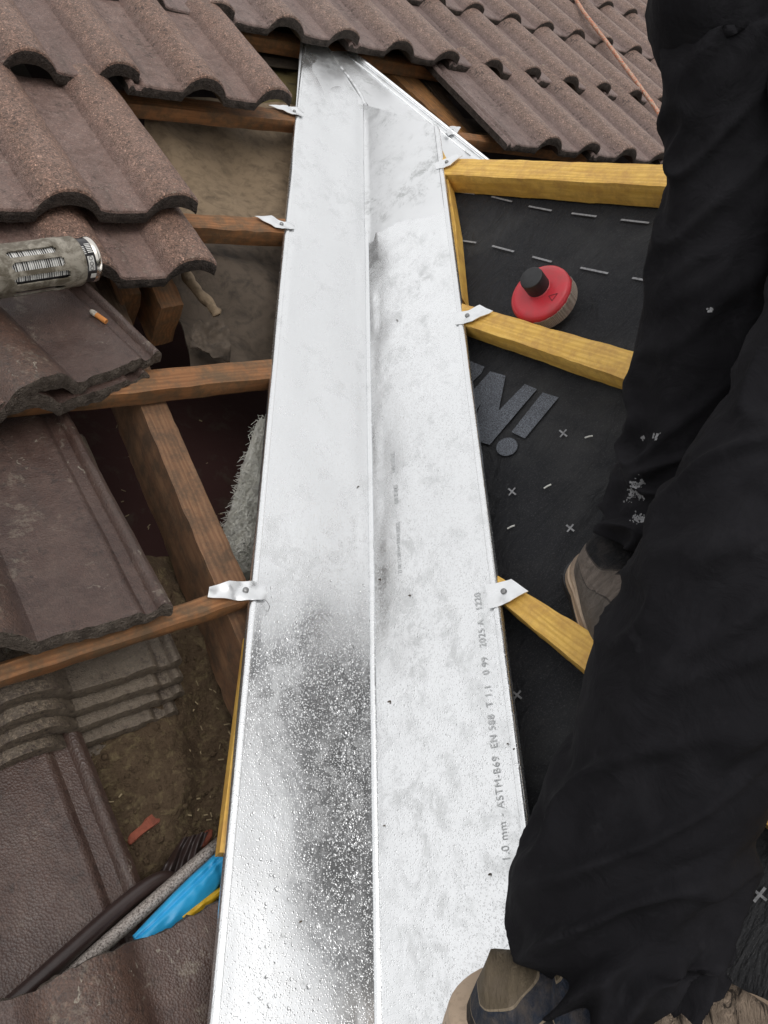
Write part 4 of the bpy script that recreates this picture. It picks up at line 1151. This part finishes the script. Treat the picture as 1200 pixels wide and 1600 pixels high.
# ------------------------------------------------------------------ PERSON
person = empty('person', Matrix.Translation(B(1000, 1300, 0)))
PI_ = person.matrix_world.inverted()
tag(person, 'person in black work trousers and beige trainers standing on the side roof', 'person')
def limb(bm, secs, nseg=72, fold=.004, seed=0, sub=7, ffreq=1.0, cap=True, hem=False, big=.006):
    """secs: (center, radius_x(px-right), radius_depth). cloth tube with folds"""
    ctr = catmull([s_[0] for s_ in secs], sub); ra = catmull([Vector((s_[1], s_[2], 0)) for s_ in secs], sub)
    rings = []; right = ROT @ Vector((1, 0, 0)); n = len(ctr); Lacc = 0
    for i, p in enumerate(ctr):
        if i: Lacc += (p - ctr[i - 1]).length
        t = (ctr[min(i + 1, n - 1)] - ctr[max(i - 1, 0)]).normalized()
        r0 = (right - t * right.dot(t)).normalized(); r1 = t.cross(r0)
        ring = []
        for k in range(nseg):
            a = 2 * PI * k / nseg; ca_, sa_ = math.cos(a), math.sin(a)
            # oblique soft folds + long creases
            f = nz((ca_ * .9 + Lacc * 3, sa_ * .9, Lacc * 26 * ffreq + ca_ * 1.6), 1.0, seed)
            rg = max(0.0, 1 - abs(f) * 4.2) ** 1.6; f = rg * 1.15 - .25 + .5 * f
            g_ = nz((ca_ * 1.6, sa_ * 1.6, Lacc * 7), 1.0, seed + 4)
            h_ = nz((ca_ * 4, sa_ * 4, Lacc * 60 + sa_ * 3), 1.0, seed + 9)
            f -= .35; tt = i / (n - 1); fw = .7 + 1.7 * max(0, (tt - .6) / .4); dr = fold * fw * f * 1.9 + big * g_ + fold * .3 * h_
            ring.append(bm.verts.new(PI_ @ (p + r0 * ca_ * (ra[i].x + dr) + r1 * sa_ * (ra[i].y + dr))))
        rings.append(ring)
    for a, b in zip(rings, rings[1:]):
        for k in range(nseg): bm.faces.new((a[k], a[(k + 1) % nseg], b[(k + 1) % nseg], b[k]))
    if cap: bm.faces.new(rings[0])
    # turn the hem inwards
    last = rings[-1]; c = ctr[-1]; inn = [bm.verts.new(PI_ @ (PI_.inverted() @ v_.co).lerp(c, .06)) for v_ in last]; c2 = ctr[-3]
    inn2 = [bm.verts.new(v_.co.lerp(PI_ @ c2, .25)) for v_ in inn]
    for k in range(nseg):
        bm.faces.new((last[k], last[(k + 1) % nseg], inn[(k + 1) % nseg], inn[k]))
        bm.faces.new((inn[k], inn[(k + 1) % nseg], inn2[(k + 1) % nseg], inn2[k]))
def sec(l, r, y, dist, y2=None, depth=1.0):
    y2 = y if y2 is None else y2
    c = D((l + r) / 2, (y + y2) / 2, dist); a = D(l, y, dist); b = D(r, y2, dist); w = (a - b).length / 2
    return (c, w, w * depth)
HIPN = Vector((.72, -.27, .99)); HIPF = Vector((.80, -.07, 1.02))
near = [(HIPN + Vector((0, 0, .02)), .105, .11), sec(1250, 1510, 60, .81), sec(1232, 1490, 230, .78), sec(1200, 1470, 420, .75), sec(1126, 1440, 625, .71), sec(1058, 1410, 740, .70), sec(998, 1370, 860, .69, 850),
        sec(928, 1290, 1040, .70, 1000), sec(884, 1225, 1195, .72, 1150), sec(850, 1176, 1295, .735, 1255), sec(818, 1140, 1385, .75, 1345), sec(802, 1114, 1462, .765, 1420), sec(822, 1098, 1530, .775, 1480), sec(842, 1088, 1590, .785, 1530)]
farl = [(HIPF, .10, .11), sec(1065, 1340, -60, .86), sec(1030, 1290, 60, .835), sec(1029, 1272, 200, .83), sec(1028, 1262, 290, .83), sec(1012, 1248, 400, .84), sec(985, 1226, 560, .855), sec(969, 1195, 680, .87), sec(958, 1170, 755, .88), sec(938, 1140, 815, .888), sec(920, 1118, 862, .892)]
bm = bmesh.new()
limb(bm, near, seed=3, fold=.0075, nseg=150, sub=14, ffreq=.62); limb(bm, farl, seed=8, fold=.0058, ffreq=.85, nseg=130, sub=14)
# seat of the trousers
hc = (HIPN + HIPF) / 2
pel = bmesh.ops.create_icosphere(bm, subdivisions=4, radius=1)
for v_ in pel['verts']:
    p = v_.co; q = hc + Vector((.0, 0, .06)) + (HIPN - HIPF).normalized() * p.x * .2 + Vector((.8, .6, 0)) * p.y * .125 + Vector((0, 0, 1)) * p.z * .16
    v_.co = PI_ @ q
for _ in range(2): bmesh.ops.smooth_vert(bm, verts=bm.verts, factor=.5, use_axis_x=True, use_axis_y=True, use_axis_z=True)
tr = obj('trousers', bm, M['trouser'], person, smooth=True)
# white paint smears printed through the cloth: small raised dabs on the far leg
def cast_dab(bm, x, y, r, dist, flat=.0012):
    c = D(x, y, dist); n = -ray(x, y).normalized()
    pts = []; ex_ = n.orthogonal().normalized(); ey_ = n.cross(ex_)
    k0 = random.random() * 9
    for k in range(11):
        a = 2 * PI * k / 11; rr = r * (1 + .45 * nz((math.cos(a), math.sin(a), k0), 2, 1)); pts.append(PI_ @ (c + (ex_ * math.cos(a) + ey_ * math.sin(a)) * rr))
    slab(bm, pts, flat, n)
bt = BVHTree.FromPolygons([PI_.inverted() @ v_.co for v_ in tr.data.vertices], [tuple(p.vertices) for p in tr.data.polygons])
def dab(x, y, rpx, aspect=1.0):
    bm = bmesh.new()
    loc, nn, idx, dd = bt.ray_cast(CAM, ray(x, y).normalized())
    if loc is None: return
    if nn.dot(ray(x, y)) > 0: nn = -nn
    r = rpx / FOC * dd; ex_ = nn.orthogonal().normalized(); ey_ = nn.cross(ex_); k0 = random.random() * 9
    for q in range(max(2, int(rpx * 5))):      # speckle of small flecks
        o2 = (ex_ * random.gauss(0, .5) + ey_ * random.gauss(0, .5) * aspect) * r
        l2 = loc + o2; hit_ = bt.ray_cast(l2 + nn * .02, -nn)
        if hit_[0] is None: continue
        l2 = hit_[0] + nn * .0006; rr = random.uniform(.0004, .0016)
        pts = [PI_ @ (l2 + (ex_ * math.cos(a) + ey_ * math.sin(a)) * rr * random.uniform(.6, 1.3)) for a in (0, 1.2, 2.5, 3.6, 5)]
        slab(bm, pts, .0003, nn)
    tag(obj('paint_smear', bm, M['print_pale'], person), kind='stuff')
for (x, y, r) in [(990, 758, 9), (1004, 754, 5), (988, 772, 8), (1000, 774, 8), (997, 810, 8), (1006, 812, 4), (1005, 684, 3), (1026, 683, 5), (1022, 680, 3), (1110, 484, 3)]:
    dab(x, y, r)
# body: one continuous skinned mesh inside the clothes
AN = D(950, 1560, .80); AF = D(1010, 905, .93)
KN = sec(1060, 1420, 700, .71)[0]; KF = sec(1022, 1255, 350, .85)[0]
chest = hc + Vector((.02, -.02, .48)); neck = chest + Vector((-.04, -.0, .14)); head = neck + Vector((-.05, -.0, .12))
body_v = [hc + Vector((0, 0, .08)), hc + Vector((-.03, 0, .25)), chest, neck, head + Vector((0, 0, .0)), head + Vector((-.01, 0, .09)),
          HIPN, near[5][0], AN, HIPF, farl[5][0], AF]
sh = (HIPN - HIPF).normalized()
s1 = chest + sh * .19 + Vector((0, 0, .05)); s2 = chest - sh * .19 + Vector((0, 0, .05))
el1 = s1 + Vector((-.03, -.08, -.28)); ha1 = el1 + Vector((-.12, .04, -.20)); el2 = s2 + Vector((-.02, .10, -.27)); ha2 = el2 + Vector((-.12, -.02, -.20))
body_v += [s1, el1, ha1, s2, el2, ha2]
edges = [(0, 1), (1, 2), (2, 3), (3, 4), (4, 5), (0, 6), (0, 9), (2, 12), (12, 13), (13, 14), (2, 15), (15, 16), (16, 17)]
radii = [.12, .12, .13, .055, .085, .07, .048, .030, .028, .048, .030, .025, .055, .042, .028, .055, .042, .028]
def chain(i0, im, i1, secs, a, m, b, r0, r1):
    """leg bones follow the middle line of the trouser leg"""
    prev = i0
    for q in list(range(a, m)) + [None] + list(range(m + 1, b)):
        if q is None: edges.append((prev, im)); prev = im; continue
        body_v.append(secs[q][0]); radii.append(r0 + (r1 - r0) * (q - a) / (b - a)); edges.append((prev, len(body_v) - 1)); prev = len(body_v) - 1
    edges.append((prev, i1))
chain(6, 7, 8, near, 1, 5, 11, .034, .030)
chain(9, 10, 11, farl, 1, 5, 9, .034, .028)
def fingers(base_i, hand, d):
    for q, (sp, ln) in enumerate(((-.03, .06), (-.012, .085), (.004, .09), (.02, .082), (.034, .065))):
        side = d.orthogonal().normalized(); i0 = len(body_v)
        body_v.append(hand + d * .07 + side * sp); body_v.append(hand + d * (.07 + ln) + side * sp * 1.2 + Vector((0, 0, -.01)))
        edges.append((base_i, i0)); edges.append((i0, i0 + 1)); radii.extend((.011, .008))
fingers(14, ha1, (ha1 - el1).normalized()); fingers(17, ha2, (ha2 - el2).normalized())
me = bpy.data.meshes.new('body'); me.from_pydata([PI_ @ v_ for v_ in body_v], edges, [])
bo = link('body', me, None, person)
sk = bo.modifiers.new('skin', 'SKIN'); sb_ = bo.modifiers.new('sub', 'SUBSURF'); sb_.levels = 2; sb_.render_levels = 2
for i, sv in enumerate(me.skin_vertices[0].data): sv.radius = (radii[i], radii[i]); sv.use_root = (i == 0)
dg = bpy.context.evaluated_depsgraph_get(); m2 = bpy.data.meshes.new_from_object(bo.evaluated_get(dg))
bo.modifiers.clear(); bo.data = m2; m2.materials.append(M['skin'])
for p in m2.polygons: p.use_smooth = True
# jacket
def limb2(bm, secs, seed):
    limb(bm, secs, 40, .005, seed, 5, .8, True)
bm = bmesh.new()
limb2(bm, [(neck + Vector((0, 0, -.01)), .07, .07), (chest + Vector((0, 0, .07)), .20, .12), (chest, .205, .145), (chest.lerp(hc, .5), .185, .14), (hc + Vector((0, 0, .14)), .185, .15), (hc + Vector((0, 0, .03)), .19, .155)], 21)
limb2(bm, [(s1 + Vector((0, 0, .01)), .075, .075), (s1.lerp(el1, .5), .068, .068), (el1, .06, .06), (el1.lerp(ha1, .5), .052, .052), (ha1.lerp(el1, .08), .04, .04)], 22)
limb2(bm, [(s2 + Vector((0, 0, .01)), .075, .075), (s2.lerp(el2, .5), .068, .068), (el2, .06, .06), (el2.lerp(ha2, .5), .052, .052), (ha2.lerp(el2, .08), .04, .04)], 23)
obj('jacket', bm, M['jacket'], person, smooth=True)
bm = bmesh.new(); bmesh.ops.create_icosphere(bm, subdivisions=3, radius=.098, matrix=Matrix.Translation(PI_ @ (head + Vector((.02, 0, .05)))))
obj('hair', bm, M['hair'], person, smooth=True)

# shoes
def shoe(heel, toe, up, mats, label, width=1.0, length=None):
    ex_ = (toe - heel); L_ = length or ex_.length; ex_.normalize(); up = (up - ex_ * up.dot(ex_)).normalized(); ey_ = up.cross(ex_)
    e = empty('shoe', frame(heel, ex_, ey_, up)); e.parent = person; e.matrix_parent_inverse = person.matrix_world.inverted()
    e['label'] = label
    def hw(t):   # half width along the length
        t = min(max(t, 0), 1)
        return width * (.036 + .014 * math.sin(PI * min(1, t * .95)) + .006 * math.sin(2 * PI * (t - .28))) * min(1, (math.sqrt(max(0, 1 - ((t - .13) / .13) ** 2)) if t < .13 else 1)) * (math.sqrt(max(0, 1 - ((t - .8) / .2) ** 2)) ** .8 if t > .8 else 1)
    ts = [0.0, .004, .015, .03, .05, .08] + [.12 + .72 * k / 22 for k in range(23)] + [.87, .9, .93, .955, .975, .99, 1.0]
    # sole: outsole (dark), midsole with ridges
    def sole(z0, z1, grow, ridges, name, mat):
        bm = bmesh.new(); zs = [z0 + (z1 - z0) * q / 28 for q in range(29)]; lay = []
        for z in zs:
            q_ = (z - z0) / (z1 - z0); g_ = (grow * 1.9 * (1 - q_) + .0012 if ridges else mats['g'] * 1.9 + .0022) + (ridges * .6 * math.sin(q_ * PI * 5) if ridges else 0)
            ring = [Vector((t * L_ * 1.02 - .004, (hw(t) + g_) , z)) for t in ts] + [Vector((t * L_ * 1.02 - .004, -(hw(t) + g_), z)) for t in reversed(ts)]
            for v_ in ring:
                if v_.x < .03: v_.x -= g_ + .034 * (1 - z / .055) * (z1 / .055 if z1 > .02 else 1) * mats['fl'] if z < .055 else g_
                v_.z *= 1 - .5 * min(1, max(0, (v_.x / L_ - .08) / .4)); v_.z += .012 * max(0, (v_.x / L_ - .75) / .25) ** 2
            lay.append([bm.verts.new(v_) for v_ in ring])
        n = len(lay[0])
        for a, b in zip(lay, lay[1:]):
            for k in range(n): bm.faces.new((a[k], a[(k + 1) % n], b[(k + 1) % n], b[k]))
        bm.faces.new(lay[0]); bm.faces.new(lay[-1]); bmesh.ops.remove_doubles(bm, verts=bm.verts, dist=.0003)
        return obj(name, bm, mat, e, smooth=False)
    o_ = sole(0, .010, .003, 0, 'outsole', M['black_plastic']); o_ = sole(.0102, mats['h'], mats['g'], mats['g'] * .4, 'midsole', mats['sole']); smooth_by_angle(o_, 70)
    # upper: sections with heights
    def top(t):
        if t < .05: return .075 + .5 * t
        if t < .36: return .100 - .02 * (t - .05) / .31
        if t < .60: return .080 - .022 * (t - .36) / .24 + .012
        return .070 - .030 * ((t - .6) / .4) ** 1.2
    bm = bmesh.new(); secs_ = []; NQ = 26
    for t in [.0, .012, .03, .06, .1] + [.14 + .7 * k / 30 for k in range(31)] + [.87, .9, .93, .96, .98, .995]:
        w = hw(t) + .001; zt = top(t); r = []
        for k in range(NQ + 1):
            a = PI * k / NQ; c_, s_ = math.cos(a), max(0.0, math.sin(a))
            y = w * (abs(c_) ** .8) * (1 if c_ > 0 else -1) * (1 - .34 * s_ ** 2 * (1 if t < .5 else .3)); zb_ = .034 - .016 * min(1, max(0, (t - .08) / .4)); z = zb_ + (zt - zb_) * s_ ** .8
            cre = 0
            if t > .5: cre = -.0048 * max(0, math.sin(t * 82 + c_ * 1.8 + 2 * nz((t * 9, c_, 0), 1, 3))) ** 5 * s_ * (1 - max(0, (t - .86) / .14))
            x = t * L_ + (.62 if mats['fl'] > .5 else .3) * (z - .034) * max(0, 1 - t / .22) ** 1.5
            r.append(bm.verts.new((x, y, z + cre + .0012 * nz((x, y, z), 60, 1))))
        secs_.append((t, r))
    for (ta, a), (tb, b) in zip(secs_, secs_[1:]):
        for k in range(NQ):
            bm.faces.new((a[k], a[k + 1], b[k + 1], b[k]))
    bm.faces.new(secs_[0][1]); bm.faces.new(secs_[-1][1])
    o_ = obj('upper', bm, mats['upper'], e, smooth=True)
    bm = bmesh.new(); tube(bm, [Vector((.122, -.006, .086)), Vector((.116, -.006, .102)), Vector((.118, .007, .103)), Vector((.126, .007, .086))], .0035, 8); obj('pull_tab', bm, M['red_tab'], e)
    return e
shoe(B(736, 1640, .004), B(1240, 1668, -.02), (Vector((0, 0, 1)) + (ROT @ Vector((1, 0, 0))) * .42).normalized(), {'sole': M['shoe_sole'], 'upper': M['shoe_near'], 'h': .050, 'g': .0036, 'fl': .62}, 'near trainer, its beige ridged heel on the gutter and its creased toe on the membrane', 1.15)
shoe(B(920, 888, MOFF + .006), B(1085, 1110, MOFF + .006), (N2 * .5 + Vector((0, 0, .8))).normalized(), {'sole': M['shoe_sole'], 'upper': M['shoe_far'], 'h': .028, 'g': .0018, 'fl': .15}, 'far trainer on the membrane above the lowest yellow batten', 1.0)
bpy.context.view_layer.update()
